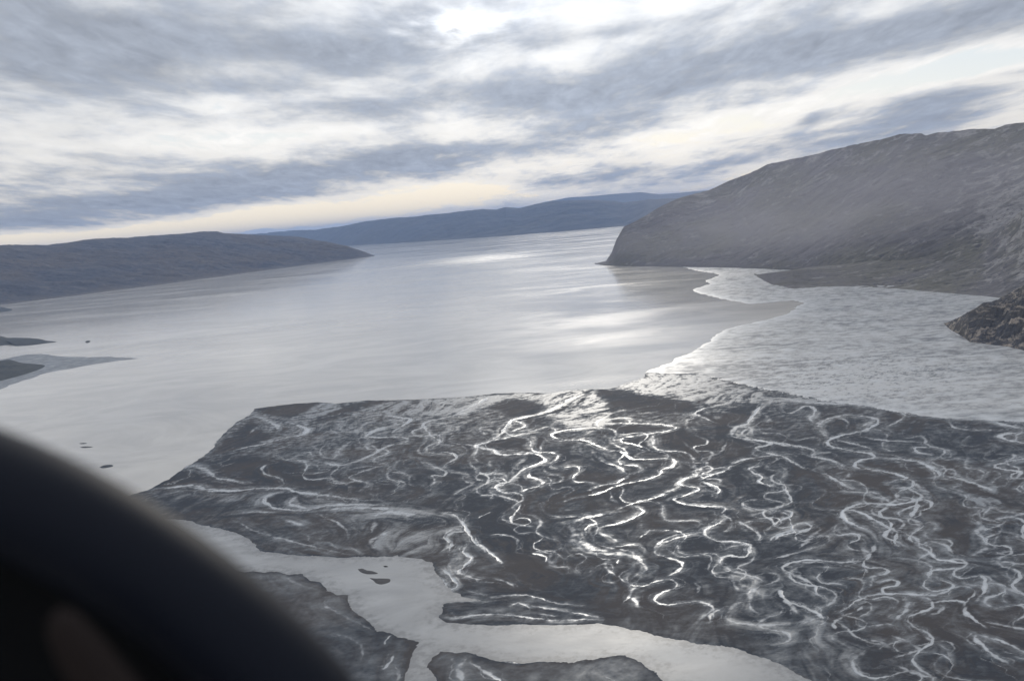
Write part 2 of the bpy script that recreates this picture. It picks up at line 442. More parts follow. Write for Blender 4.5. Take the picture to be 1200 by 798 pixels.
c4(10, .6, 0, 60, 100, 75, 200, 88, 400, 97, 560, 115, 640, 125, 740, 150, 900, 162, 1040, 170)
c4(6, .85, 0, 270, 80, 280, 180, 300, 220, 320, 210, 340, 280, 355, 340, 375, 355, 400); c4(6, .95, 265, 420, 300, 440, 350, 470, 400, 495)
c4(5, .5, 840, 170, 880, 205, 960, 215, 1060, 215); c4(9, .6, 700, 560, 690, 590, 670, 625)
c4(9, .5, 950, 610, 970, 640, 1010, 670, 980, 690, 1020, 740, 1040, 760); c4(7, .5, 1120, 620, 1110, 650, 1060, 670, 1010, 690)
c4(14, .45, 1030, 570, 1120, 600, 1260, 610); c4(4, .9, 80, 345, 130, 375, 180, 400); c4(7, .9, 10, 465, 20, 490)
c4(6, .4, 600, 365, 630, 370, 615, 390); c4(12, .4, 670, 450, 740, 510, 760, 540, 700, 590)
c8(7, .7, 240, 65, 170, 85, 60, 110, 20, 138); c8(5, .6, 610, 100, 590, 130, 600, 155)
c8(8, .75, 620, 90, 700, 130, 715, 165, 760, 190, 790, 220, 860, 230, 930, 245, 890, 265, 800, 270, 755, 285, 750, 310, 770, 325)
c8(8, .75, 800, 310, 850, 335, 870, 350, 830, 375, 770, 390, 650, 385, 520, 385, 440, 405, 380, 440, 340, 470)
c8(8, .6, 720, 150, 760, 140, 820, 150, 850, 170, 865, 205)
c8(12, .65, 450, 230, 350, 235, 200, 225, 100, 240, 70, 265, 120, 295, 180, 320, 220, 350, 230, 380, 280, 420)
c8(18, .75, 50, 365, 70, 400); c8(12, .65, 60, 390, 110, 440, 140, 475); c8(14, .7, 90, 415, 190, 455, 240, 480, 260, 505)
c8(14, .7, 350, 490, 310, 520, 310, 550); c8(8, .45, 330, 490, 400, 470, 450, 440)
c8(10, .6, 985, 290, 1005, 305, 1018, 330, 1012, 370, 1000, 395); c8(8, .4, 1010, 380, 970, 420)
c8(8, .6, 730, 430, 800, 420, 890, 415, 940, 430); c8(16, .65, 920, 440, 930, 470, 960, 500, 1030, 545)
c8(10, .7, 970, 570, 980, 600, 1010, 630, 1050, 665, 1140, 720); c8(7, .6, 980, 575, 1040, 590, 1120, 615, 1230, 675)
c8(9, .5, 580, 580, 640, 600, 690, 630, 700, 650, 600, 680); c8(7, .4, 720, 580, 790, 610, 840, 650, 850, 690)
c8(9, .4, 1000, 510, 1100, 530, 1260, 560); c8(12, .5, 480, 600, 530, 610, 565, 635); c8(12, .5, 660, 420, 640, 470, 600, 500)
c8(9, .5, 830, 440, 800, 470, 760, 480); c8(12, .4, 1050, 320, 1130, 360, 1250, 410); c8(12, .4, 610, 720, 700, 760, 800, 780)
c8(10, .45, 150, 170, 220, 100, 260, 75); c8(8, .5, 20, 220, 120, 195, 220, 165); c8(9, .4, 500, 150, 490, 180, 460, 215)
c8(6, .4, 440, 250, 470, 285); c8(6, .4, 490, 310, 480, 350); c8(7, .35, 1060, 200, 1130, 185, 1240, 175); c8(9, .45, 940, 220, 1000, 180, 1040, 170)
c8(10, .4, 1020, 230, 1120, 235, 1240, 250); c8(10, .35, 1000, 40, 1100, 30, 1240, 0); c8(9, .35, 1090, 90, 1180, 110, 1250, 140)
c7(9, .6, 570, 150, 590, 175, 640, 160, 710, 150, 715, 180, 690, 210, 620, 205, 580, 220, 575, 240, 620, 270, 680, 290, 740, 305, 790, 330)
c7(8, .5, 630, 290, 640, 330, 655, 370); c7(14, .5, 740, 355, 720, 380, 715, 410)
c7(10, .42, 690, 410, 640, 440, 610, 470, 620, 510, 700, 525, 800, 530, 900, 525); c7(6, .4, 710, 410, 720, 450, 760, 480)
c7(9, .55, 490, 95, 380, 120, 310, 145, 275, 175, 280, 200, 340, 215, 400, 245, 370, 280, 330, 300, 295, 320)
c7(8, .45, 130, 205, 70, 220, 40, 240, 45, 265, 90, 305); c7(14, .4, 160, 180, 200, 230, 230, 270, 160, 300)
c7(5, .7, 105, 215, 90, 245); c7(16, .6, 180, 345, 150, 390, 120, 430); c7(12, .5, 165, 400, 195, 440); c7(4, .9, 50, 165, 95, 172); c7(7, .5, 95, 172, 190, 192)
c7(8, .5, 250, 80, 200, 120); c7(8, .3, 560, 440, 500, 490, 460, 520); c7(6, .3, 450, 330, 480, 350, 460, 385)
c6(18, .4, 860, 75, 850, 130, 900, 180, 1000, 195, 1100, 200, 1150, 240, 1190, 270)
c6(10, .4, 800, 165, 750, 190, 735, 230, 760, 255, 820, 260, 825, 285)
c6(6, 1.0, 375, 100, 400, 140, 430, 168, 490, 215, 520, 240); c6(8, .75, 360, 150, 330, 185, 370, 220, 330, 260, 310, 280, 380, 310, 440, 320)
c6(6, .9, 270, 420, 320, 412, 400, 415); c6(7, .6, 250, 480, 290, 500, 400, 482, 520, 480, 620, 492, 760, 508, 900, 503, 990, 505)
c6(5, .6, 470, 398, 540, 390, 620, 390, 680, 400, 760, 425, 890, 440); c6(6, .55, 560, 440, 590, 425, 630, 440, 650, 462); c6(6, .6, 650, 440, 800, 462, 960, 492)
c6(6, .55, 700, 478, 770, 490); c6(4, .5, 360, 370, 440, 392); c6(7, .4, 470, 310, 540, 330, 570, 355)
c6(16, .5, 340, 690, 310, 740, 330, 800); c6(12, .7, 360, 705, 440, 750, 520, 800); c6(6, .5, 480, 690, 530, 700, 600, 710); c6(6, .5, 1000, 770, 1050, 800)
c6(7, .8, 235, 265, 300, 335, 300, 360); c6(6, .9, 190, 300, 250, 330, 240, 365, 300, 355); c6(10, .6, 240, 180, 280, 150, 250, 120, 290, 95, 350, 90)
c1(8, .7, 560, 150, 620, 175, 660, 200, 660, 220); c1(14, .55, 650, 180, 740, 188, 800, 215, 770, 240, 700, 250, 600, 280, 500, 300, 420, 325)
c1(11, .5, 200, 400, 260, 385, 340, 410, 370, 440, 440, 450, 520, 470)
c1(9, .75, 50, 492, 170, 485, 260, 475, 320, 490, 400, 500, 480, 500, 560, 490, 700, 490, 740, 503, 820, 515, 920, 525, 1050, 545)
c1(12, .55, 260, 480, 340, 500, 400, 503); c1(10, .6, 720, 500, 640, 515, 600, 540, 630, 575, 720, 590, 800, 590, 900, 570, 1050, 565, 1180, 570)
c1(14, .45, 760, 520, 720, 560, 800, 585); c1(6, .4, 820, 600, 920, 640, 980, 680, 990, 720); c1(6, .35, 450, 610, 540, 600, 640, 602); c1(7, .5, 705, 640, 780, 662)
c1(18, .5, 900, 590, 1000, 580, 1200, 585); c1(22, .4, 1100, 620, 1200, 600, 1320, 620); c1(10, .35, 1100, 700, 1120, 640); c1(12, .4, 1180, 690, 1100, 740, 1140, 780)
c1(6, .35, 720, 430, 830, 420, 900, 410); c1(7, .4, 720, 350, 800, 320, 830, 340); c1(7, .45, 930, 350, 960, 300, 1000, 270); c1(9, .5, 870, 370, 960, 380, 1050, 355, 1130, 320)
c1(9, .4, 950, 215, 980, 190, 1010, 210); c1(10, .45, 1080, 240, 1130, 210, 1180, 200); c1(7, .4, 460, 640, 560, 690, 700, 730, 860, 770, 1000, 800)
c1(1, 0, 0, 0, 4, 0)
RAW.pop()
RAW.append((5, .5, 250, 600, (835, 575, 810, 600, 805, 625))); RAW.append((7, .5, 250, 600, (845, 665, 830, 700, 800, 735, 790, 720)))
RAW.append((6, .3, 250, 600, (520, 400, 530, 440, 600, 480, 680, 520, 760, 560))); RAW.append((6, .3, 250, 600, (560, 570, 640, 590, 700, 640, 690, 700)))
RAW.append((7, .35, 250, 600, (850, 720, 870, 760, 860, 800))); RAW.append((5, .3, 250, 600, (330, 300, 400, 340, 480, 360)))
c1(6, .5, 530, 230, 560, 205, 590, 200)


def meanders():
    R2 = random.Random(23)
    made = 0
    while made < 98:
        x, y = R2.uniform(300, 1260), R2.uniform(466, 785)
        if x < 560 and y > 565: continue
        sc = 0.42 + 0.58 * (y - 440) / 360
        th0 = math.radians(R2.gauss(64, 18)); lam = R2.uniform(80, 170) * sc; om = R2.uniform(0.85, 1.4); ph = R2.uniform(0, 6.3)
        n = int(R2.uniform(140, 420) * (0.5 + 0.5 * sc) / 3); pts = []
        for k in range(n):
            th = th0 + om * math.sin(2 * math.pi * k * 3 / lam + ph) + 0.35 * math.sin(k * 0.21 + 3 * ph)
            x += 3 * math.cos(th); y += 3 * math.sin(th) * 0.5
            if y > 632 + max(0, x - 560) * 0.36 or (x < 560 and y > 575): break
            pts += [x * 4, y * 4]
        if len(pts) < 24: continue
        RAW.append((R2.uniform(3.0, 8.0), R2.uniform(0.3, 0.66), 0, 0, pts)); made += 1


meanders()


def catmull(P, step):
    P = np.asarray(P, float)
    Q = np.concatenate([[2 * P[0] - P[1]], P, [2 * P[-1] - P[-2]]])
    out = []
    for i in range(1, len(Q) - 2):
        n = max(2, int(np.linalg.norm(Q[i + 1] - Q[i]) / step))
        t = np.linspace(0, 1, n, endpoint=False)[:, None]
        a, b, c, d = Q[i - 1], Q[i], Q[i + 1], Q[i + 2]
        out.append(0.5 * ((2 * b) + (c - a) * t + (2 * a - 5 * b + 4 * c - d) * t ** 2 + (3 * b - a - 3 * c + d) * t ** 3))
    return np.concatenate(out + [P[-1:]])


WATER = np.zeros(PX.shape, np.float32)     # open channel water
WET = np.zeros(PX.shape, np.float32)       # wet margins
TX = np.zeros(PX.shape, np.float32); TY = np.zeros(PX.shape, np.float32)   # flow direction (doubled angle)


def window(x, y, rad):
    fi, fj = grid_idx(x, y)
    d = math.hypot(x, y)
    ri = rad / (d * DAZ) + 1.5; rj = rad * H / (d * d) / DV + 1.5
    a0, a1 = max(0, int(fi - ri)), min(GA, int(fi + ri) + 2)
    b0, b1 = max(0, int(fj - rj)), min(GR, int(fj + rj) + 2)
    return a0, a1, b0, b1


def splat(arr, x, y, rad, val, soft=0.6):
    a0, a1, b0, b1 = window(x, y, rad * 1.25 + 1)
    if a0 >= a1 or b0 >= b1: return
    d = math.hypot(x, y); ca_, cr_ = 0.7 * d * DAZ, 0.7 * d * d / H * DV
    ra_, rr_ = max(rad, ca_), max(rad, cr_)
    dd = np.hypot(((AZ[a0:a1] - math.atan2(x, y)) * d / ra_)[None, :], ((DIST[b0:b1] - d) / rr_)[:, None])
    w = val * (0.45 + 0.55 * rad / max(ra_, rr_)) * (1 - sstep(soft, 1.2, dd))
    np.maximum(arr[b0:b1, a0:a1], w, out=arr[b0:b1, a0:a1])


R = random.Random(5)
for (w, s, ox, oy, p) in RAW:
    if s > 0.5: w = min(w, 9.5)
    img = np.array([(ox + p[k] / 4.0, oy + p[k + 1] / 4.0) for k in range(0, len(p), 2)])
    path = catmull(img, 0.8)
    G3 = np.array([ground(x, y) for x, y in path])
    ph = R.random() * 100; L = len(G3)
    tang = np.gradient(G3, axis=0); ang = np.arctan2(tang[:, 1], tang[:, 0])
    jit = np.array([0.55 * math.sin(k * 0.31 + ph * 3) + 0.45 * math.sin(k * 0.73 + ph) + 0.4 * math.sin(k * 0.19 + ph * 5) for k in range(L)])
    # thinner strands that leave the main thread and join it again
    nrm = np.stack([-tang[:, 1], tang[:, 0]], 1) / (np.hypot(tang[:, 0], tang[:, 1])[:, None] + 1e-9)
    G3 = G3 + nrm * (jit * np.hypot(G3[:, 0], G3[:, 1]) / F)[:, None]
    for strand in range(3 if L > 25 else 0):
        f1, f2, p1 = R.uniform(.05, .11), R.uniform(.15, .3), R.uniform(0, 6.3)
        a_ = R.uniform(1.0, 2.6) * w * 0.4; wst = R.uniform(0.18, 0.4) * w * 0.42; sst = s * R.uniform(0.3, 0.65)
        for k in range(L):
            d = math.hypot(*G3[k])
            off = a_ * (math.sin(k * f1 + p1) + 0.45 * math.sin(k * f2 + 2 * p1)) * d / F
            vis = 0.5 + 0.5 * math.sin(k * 0.045 + 3 * p1)
            splat(WATER, G3[k][0] + nrm[k][0] * off, G3[k][1] + nrm[k][1] * off, wst * d / F, sst * min(1, 2 * vis), 0.2)
            if k % 4 == 0: splat(WET, G3[k][0] + nrm[k][0] * off, G3[k][1] + nrm[k][1] * off, wst * 4 * d / F, sst * 0.8, 0.0)
    for k in range(L):
        x, y = G3[k]; d = math.hypot(x, y)
        wm = w * 0.5 * d / F * 0.85
        tap = min(1.0, 0.35 + 4.0 * min(k, L - 1 - k) / L)
        v1 = 0.72 + 0.35 * math.sin(k * 0.13 + ph) * math.sin(k * 0.031 + ph * 2) + 0.18 * math.sin(k * 0.41 + ph * 4)
        rad = max(wm * tap * v1, 0.45 * d / F)
        splat(WATER, x, y, rad, min(1.0, s * 1.25) * (0.82 + 0.25 * math.sin(k * 0.07 + ph)) * min(1.0, 0.3 + 5.0 * min(k, L - 1 - k) / L), 0.35)
        if k % 3 == 0:
            splat(WET, x, y, rad * 3.3 + 4, 0.65 * s + 0.12, 0.0)
            a0, a1, b0, b1 = window(x, y, rad * 3 + 30)
            if a0 < a1 and b0 < b1:
                dd = np.hypot(PX[b0:b1, a0:a1] - x, PY[b0:b1, a0:a1] - y) / (rad * 3 + 30)
                g = np.clip(1 - dd * dd, 0, 1)
                TX[b0:b1, a0:a1] += g * math.cos(2 * ang[k]); TY[b0:b1, a0:a1] += g * math.sin(2 * ang[k])

# ---- flow field and the streaks it draws in the mud --------------------------------------------
base = math.radians(58) + 1.5 * fbm(PX / 520, PY / 520, 2, 21) + 0.9 * fbm(PX / 130, PY / 130, 3, 31)
mag = np.hypot(TX, TY); kk = np.clip(mag / 1.5, 0, 0.9)
fx = np.cos(2 * base) * (1 - kk) + TX / (mag + 1e-6) * kk
fy = np.sin(2 * base) * (1 - kk) + TY / (mag + 1e-6) * kk
ANG = 0.5 * np.arctan2(fy, fx)
CA, SA = np.cos(ANG).astype(np.float32), np.sin(ANG).astype(np.float32)


def lic(src, steps, length):
    acc = src.copy(); cnt = 1
    for sgn in (1, -1):
        x, y = PX.copy(), PY.copy(); pc = CA * sgn; ps = SA * sgn
        for k in range(steps):
            x = x + pc * length; y = y + ps * length
            fi, fj = grid_idx(x, y)
            i = np.clip(np.rint(fi), 0, GA - 1).astype(np.int32); j = np.clip(np.rint(fj), 0, GR - 1).astype(np.int32)
            c, s = CA[j, i], SA[j, i]
            flip = np.where(c * pc + s * ps < 0, -1, 1)
            pc = c * flip; ps = s * flip
            acc = acc + src[j, i]; cnt += 1
    return acc / cnt


def norm(a):
    return (a - a.mean()) / (a.std() + 1e-9)


n_fine = perlin(PX / 5, PY / 5, 2) + 0.8 * perlin(PX / 13, PY / 13, 12)
n_mid = fbm(PX / 38, PY / 38, 4, 41, 0.65)
L1 = norm(lic(n_fine.astype(np.float32), 7, 4.0))
L2 = norm(lic(n_mid.astype(np.float32), 9, 8.0))
big = norm(fbm(PX / 330, PY / 330, 4, 51))
STREAK = 0.55 * L1 + 0.75 * L2 + 0.35 * big
STREAK = STREAK / STREAK.std()

# small unnamed rills that follow the flow
for n in range(600):
    i = R.randrange(GA); j = R.randrange(int(GR * .08), GR)
    x, y = PX[j, i], PY[j, i]
    if s_main[j, i] < 30: continue
    d = math.hypot(x, y)
    st = d / F * 1.3; sg = R.choice((-1, 1)); pc, ps = 0, 0
    ln = R.randint(40, 150); wv = R.uniform(0.4, 0.9) * d / F; sv = R.uniform(0.12, 0.55) * (1.25 if d > 2300 else 1)
    for k in range(ln):
        fi, fj = grid_idx(x, y); i = int(round(fi)); j = int(round(fj))
        if not (0 <= i < GA and 0 <= j < GR): break
        c, s = CA[j, i], SA[j, i]
        if k and c * pc + s * ps < 0: c, s = -c, -s
        if k == 0: c, s = c * sg, s * sg
        pc, ps = c, s
        wig = 0.55 * math.sin(k * 0.16 + n) + 0.3 * math.sin(k * 0.37 + 2 * n)
        x += (c * math.cos(wig) - s * math.sin(wig)) * st; y += (s * math.cos(wig) + c * math.sin(wig)) * st
        e = min(1.0, 5.0 * min(k, ln - k) / ln)
        splat(WATER, x, y, wv * (0.6 + 0.4 * e), sv * e, 0.2)
        if k % 3 == 0: splat(WET, x, y, wv * 4, sv * 0.6 * e, 0.0)


def soft_poly(pts, soft):
    return sstep(-soft, soft, sdf(pts) + 6 * n_mid * 6)


def q(ox, oy, *p):
    return [(ox + p[k] / 4.0, oy + p[k + 1] / 4.0) for k in range(0, len(p), 2)]


# dry, dark banks near the outer edge of the delta and pale wet sheets
DRY = np.zeros(PX.shape, np.float32)
for pts, sft in [(q(400, 450, 540, 90, 610, 60, 605, 95, 560, 107), 8), (q(400, 450, 700, 47, 815, 40, 790, 52, 710, 57), 8), (q(400, 450, 385, 125, 410, 95, 462, 95, 440, 122), 8),
                 (q(400, 450, 680, 112, 800, 66, 900, 75, 965, 112, 900, 140, 800, 160, 760, 130), 25), (q(400, 450, 880, 170, 960, 150, 1010, 155, 940, 190, 860, 210), 15),
                 (q(400, 450, 10, 120, 60, 92, 140, 78, 250, 80, 130, 100, 60, 125), 8), (q(160, 450, 548, 118, 660, 100, 760, 90, 862, 88, 800, 130, 720, 157, 600, 142), 12),
                 (q(160, 450, 800, 200, 900, 140, 1000, 95, 1080, 82, 1190, 82, 1060, 107, 1000, 145, 880, 175), 12), (q(650, 450, 180, 25, 300, 30, 440, 60, 640, 90, 700, 130, 500, 130, 260, 110), 20),
                 (q(650, 450, 250, 200, 300, 195, 520, 205, 380, 235, 200, 240), 15), (q(650, 450, 760, 180, 830, 120, 1000, 80, 940, 120, 900, 180, 820, 240, 760, 260), 20),
                 (q(650, 450, 560, 230, 700, 230, 740, 320, 620, 350, 560, 290), 25), (q(900, 450, 170, 95, 280, 110, 270, 128, 170, 120), 8), (q(900, 450, 300, 160, 420, 165, 410, 200, 320, 200), 12),
                 (q(160, 450, 60, 490, 200, 400, 340, 440, 240, 470), 12),
                 (q(160, 450, 540, 160, 340, 330, 420, 330, 640, 250, 560, 200), 15), (q(160, 450, 330, 370, 480, 340, 720, 360, 900, 480, 600, 470), 35),
                 (q(400, 450, 600, 560, 900, 640, 960, 740, 740, 790, 640, 690), 60), (q(460, 600, 380, 100, 700, 60, 760, 300, 1100, 480, 560, 360, 520, 240), 60)]:
    np.maximum(DRY, soft_poly(pts, sft), out=DRY)
LITE = np.zeros(PX.shape, np.float32)
for pts, sft, v in [(q(160, 450, 780, 135, 862, 92, 945, 88, 960, 115, 860, 150, 800, 175), 8, .8), (q(400, 450, 60, 130, 260, 85, 500, 72, 800, 45, 1000, 50, 1190, 20, 1190, 110, 1000, 120, 900, 85, 780, 66, 560, 140, 300, 150), 18, .75),
                    (q(650, 450, -60, 150, -10, 30, 160, 25, 240, 80, 250, 190, 100, 220), 18, .9), (q(650, 450, 250, 10, 420, -50, 700, -40, 1000, 60, 1400, 80, 1020, 85, 760, 90, 560, 70), 18, .8),
                    (q(900, 450, 960, 545, 1030, 520, 1010, 490, 1060, 480, 1078, 515, 1072, 552, 1020, 572), 3, .95), (q(900, 600, 185, 490, 200, 570, 240, 625, 330, 660, 370, 712, 420, 740, 425, 640, 350, 560, 250, 500), 10, .8),
                    (q(900, 600, 60, 690, 180, 540, 250, 600, 440, 720, 330, 770, 200, 800), 35, .5), (q(160, 450, 840, 560, 1100, 565, 1400, 590, 1500, 640, 1440, 760, 1200, 720, 1000, 620), 25, .5),
                    (q(400, 450, 100, 600, 300, 570, 520, 620, 580, 700, 480, 800, 200, 790), 30, .7), (q(460, 600, 200, 260, 330, 190, 320, 260, 240, 300), 10, .4), (q(160, 450, 60, 500, 300, 478, 560, 500, 1000, 560, 800, 595, 560, 570, 200, 530), 15, .45),
                    (q(900, 600, 100, 60, 520, 60, 780, 240, 600, 300, 300, 240, 120, 170), 50, .35), (q(900, 600, 400, 420, 640, 390, 660, 480, 420, 540), 30, .35), (q(650, 450, 840, 200, 930, 170, 960, 250, 850, 250), 12, .5)]:
    np.maximum(LITE, v * soft_poly(pts, sft), out=LITE)

outer = sstep(2300, 3400, d2)          # the outer delta is wetter
rag = norm(fbm(PX / 16, PY / 16, 4, 97, 0.7))
speck = norm(fbm(PX / 30, PY / 22, 5, 91, 0.7))
silt = np.clip(0.16 + 0.085 * np.sign(STREAK) * np.abs(STREAK) ** 1.2 + 0.07 * speck + 0.85 * WET * (0.55 + 0.22 * STREAK + 0.24 * rag) + outer * (0.26 + 0.12 * speck), 0, 1)
silt = silt * (1 - 0.72 * DRY * (1 - WATER))
silt = np.clip(silt + LITE * (0.42 + 0.16 * STREAK), 0, 1)
water = np.clip(WATER * (0.35 + 0.65 * sstep(0.10, 0.50, WATER + 0.13 * rag)) * (1 + 0.10 * rag), 0, 1)
relief = 0.5 * L2 + 0.35 * L1

# ----------------------------------------------------------------------------------------------
# mud material
# ----------------------------------------------------------------------------------------------
def mud_mat(name, dark, brown, pale, rough_dry=0.75, rough_wet=0.42, rip=0.5, rough_water=0.25):
    m, t, b = mat(name)
    p = t.pos()
    silt_ = t.attr('silt'); wat = t.attr('water')
    spot = t.noise(t.scl(p, 1 / 260.0, 1 / 260.0, 1), 1.0, 5, 0.6, 0.5)
    grain = t.noise(t.scl(p, 1 / 9.0, 1 / 9.0, 1), 1.0, 5, 0.7, 0.6)
    f = t.m('ADD', silt_, t.m('MULTIPLY_ADD', grain, 0.26, -0.13), clamp=True)
    d0 = t.mix(t.rng(spot, 0.4, 0.62), dark + (1,), brown + (1,))
    c = t.mix(t.rng(f, 0.08, 0.95, smooth=False), d0, pale + (1,))
    c = t.mix(wat, c, (0.40, 0.41, 0.42, 1))
    t.l(c, b.inputs['Base Color'])
    r = t.mixf(t.rng(f, 0.1, 0.9), rough_dry, rough_wet)
    r = t.mixf(t.rng(wat, 0.1, 0.75), r, rough_water)
    t.l(r, b.inputs['Roughness'])
    b.inputs['IOR'].default_value = 1.333
    t.l(t.mixf(t.m('MAXIMUM', t.rng(f, 0.15, 0.9, 0.0, 0.6), wat), 0.08, 0.5), b.inputs['Specular IOR Level'])
    bp = t.n('ShaderNodeBump'); bp.inputs['Strength'].default_value = rip; bp.inputs['Distance'].default_value = 1.0
    t.l(t.m('MULTIPLY', grain, t.m('SUBTRACT', 1.15, wat)), bp.inputs['Height'])
    t.l(bp.outputs[0], b.inputs['Normal'])
    return m


M_mud = mud_mat('wet_mud', (0.030, 0.034, 0.041), (0.052, 0.047, 0.046), (0.15, 0.16, 0.17))


def cut(name, mask, z, m, attrs):
    face = (mask[:-1, :-1] | mask[1:, :-1] | mask[:-1, 1:] | mask[1:, 1:])
    j, i = np.nonzero(face)
    idx = np.stack([j * GA + i, j * GA + i + 1, (j + 1) * GA + i + 1, (j + 1) * GA + i], -1)
    used, inv = np.unique(idx.ravel(), return_inverse=True)
    v = np.stack([PX.ravel()[used], PY.ravel()[used], z.ravel()[used]], -1)
    quads = inv.reshape(-1, 4)[:, ::-1]
    return np_mesh(name, v, quads, m, {k: a.ravel()[used] for k, a in attrs.items()})


shore = np.clip(0.75 - 0.06 * np.maximum(s_main, 0), 0, 1) * 0.0
A_ = {'silt': silt, 'water': water}
zm = np.clip(s_main * 0.03, -2, 0.5) + 0.22 * relief * sstep(-12, 25, s_main)
o = cut('mudflat', s_main > -22, np.maximum(zm, np.where(s_main > 12, 0.3, -9)), M_mud, A_)
tag(o, 'dark river delta laced with braided pale streams beside the fjord', 'mudflat', 'structure')
A_b = {'silt': np.clip(0.46 + 0.05 * STREAK + 0.06 * speck + 0.10 * big - 0.30 * np.exp(-(np.maximum(s_bw, s_bs) / 14.0) ** 2) + 0.25 * WET, 0, 1), 'water': water}
zb = np.clip(s_bw * 0.03, -2, 0.5) + 0.22 * relief * sstep(-12, 25, s_bw)
o = cut('mudflat', s_bw > -22, np.maximum(zb, np.where(s_bw > 12, 0.3, -9)), M_mud, A_b)
tag(o, 'dark mud bank on the near side of the wide pale river, beside the black cowl', 'mudflat', 'structure')
zb = np.clip(s_bs * 0.03, -2, 0.5) + 0.22 * relief * sstep(-12, 25, s_bs)
o = cut('mudflat', s_bs > -22, np.maximum(zb, np.where(s_bs > 12, 0.3, -9)), M_mud, A_b)
tag(o, 'dark mud bar with a pale swirl at the bottom edge below the river bend', 'mudflat', 'structure')

M_flat = mud_mat('tidal_flat', (0.13, 0.135, 0.14), (0.14, 0.14, 0.142), (0.34, 0.332, 0.32), 0.45, 0.30, 0.4, 0.36)
cracks = np.zeros(PX.shape, np.float32)
for pts in [[(757, 436), (800, 437), (850, 442), (880, 450), (915, 457), (950, 463), (1000, 471), (1050, 474), (1085, 482)], [(955, 462), (985, 458), (1020, 461), (1060, 459), (1085, 463)],
            [(940, 446), (960, 449), (985, 451)], [(1010, 410), (1022, 409), (1050, 408), (1085, 404)], [(905, 458), (925, 456), (965, 452)], [(1100, 480), (1130, 476), (1180, 474), (1230, 472)],
            [(1145, 403), (1170, 412), (1190, 425), (1215, 445)], [(1105, 384), (1125, 395), (1150, 408)]]:
    for x, y in catmull(pts, 0.8):
        gx, gy = ground(x, y + 0.9 * math.sin(x * 0.31) + 0.7 * math.sin(x * 0.83))
        splat(cracks, gx, gy, 0.55 * math.hypot(gx, gy) / F * (0.8 + 0.5 * math.sin(x * .21)), 1.0, 0.3)
lines = np.zeros(PX.shape, np.float32)
R3 = random.Random(41)
for n in range(70):
    x, y = R3.uniform(800, 1200), R3.uniform(330, 480)
    th0 = math.radians(R3.choice((0, 180)) + R3.gauss(8, 14)); ph = R3.uniform(0, 6); sv = R3.uniform(-0.5, 0.6)
    for k in range(R3.randint(30, 130)):
        th = th0 + 0.9 * math.sin(k * 0.09 + ph) + 0.5 * math.sin(k * 0.23 + 2 * ph)
        x += 0.9 * math.cos(th); y += 0.9 * 0.30 * math.sin(th)
        gx, gy = ground(x, y)
        tmp = abs(sv) * min(1, k / 12)
        a0, a1, b0, b1 = window(gx, gy, 4)
        if a0 < a1 and b0 < b1:
            splat(lines, gx, gy, 0.5 * math.hypot(gx, gy) / F, tmp, 0.2)
            if sv < 0: splat(cracks, gx, gy, 0.45 * math.hypot(gx, gy) / F, tmp * 0.8, 0.2)
mott = norm(fbm(PX / 60, PY / 40, 5, 71))
fsilt_shine = np.clip(0.50 + 0.45 * lines + 0.13 * mott + 0.12 * norm(fbm(PX / 500, PY / 260, 3, 77)), 0, 1) * (1 - 0.9 * cracks)
fwat = np.clip(0.10 + 0.2 * mott, 0, 0.5) * (1 - cracks)
fwat = np.maximum(fwat, (1 - sstep(0, 220, s_flat)) * (0.45 + 0.15 * mott)).clip(0, 1)
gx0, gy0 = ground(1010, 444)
painted_shine = np.exp(-(((AZ[None, :] - math.atan2(gx0, gy0)) / 0.085) ** 2) - ((DIST[:, None] - math.hypot(gx0, gy0)) / 420) ** 2)  # sun sparkle painted into the flat's colour through the silt value
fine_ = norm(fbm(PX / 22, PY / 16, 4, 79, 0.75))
fsilt_shine = np.clip(fsilt_shine + painted_shine * (0.34 + 0.30 * fine_) + 0.06 * fine_, 0, 1)
edge = np.exp(-((s_flat - 12) / 14.0) ** 2)
fsilt_shine = np.clip(fsilt_shine + 0.4 * edge, 0, 1)
zf = np.clip(s_flat * 0.05, -2, 0.55) + 0.16 * mott * sstep(5, 60, s_flat)
o = cut('tidal_flat', s_flat > -45, np.where(s_main > 30, -0.6, np.maximum(zf, np.where(s_flat > 30, 0.25, -9))), M_flat, {'silt': fsilt_shine, 'water': fwat})
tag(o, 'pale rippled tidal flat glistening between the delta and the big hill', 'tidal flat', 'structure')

M_river = water_mat('river_water', (0.245, 0.245, 0.243), 0.30, 0.40, [], 0.10, 2.4, 0.22, 0.15)
bank = np.maximum(np.maximum(s_main, s_bw), s_bs) + 9 * rag
shal = np.exp(-np.clip(-bank, 0, None) / 14.0) * 0.75 + 0.22 * sstep(0.9, 2.4, norm(fbm(PX / 150, PY / 60, 4, 83)))
t_ = NT.__new__(NT); t_.t = M_river.node_tree
pb = next(n_ for n_ in M_river.node_tree.nodes if n_.type == 'BSDF_PRINCIPLED')
src = pb.inputs['Base Color'].links[0].from_socket
t_.l(t_.mix(t_.attr('shallow'), src, (0.13, 0.13, 0.13, 1)), pb.inputs['Base Color'])
o = cut('river', s_riv > -5, np.full(PX.shape, 0.08), M_river, {'shallow': np.clip(shal, 0, 1)})
tag(o, 'wide pale grey river bending through the dark mud in the foreground', 'river', 'structure')

# ----------------------------------------------------------------------------------------------
# hills
# ----------------------------------------------------------------------------------------------
def curve(pts, az):
    c = np.array([aztan(x, y) for x, y in pts]); o_ = np.argsort(c[:, 0])
    return np.interp(az, c[o_, 0], c[o_, 1])


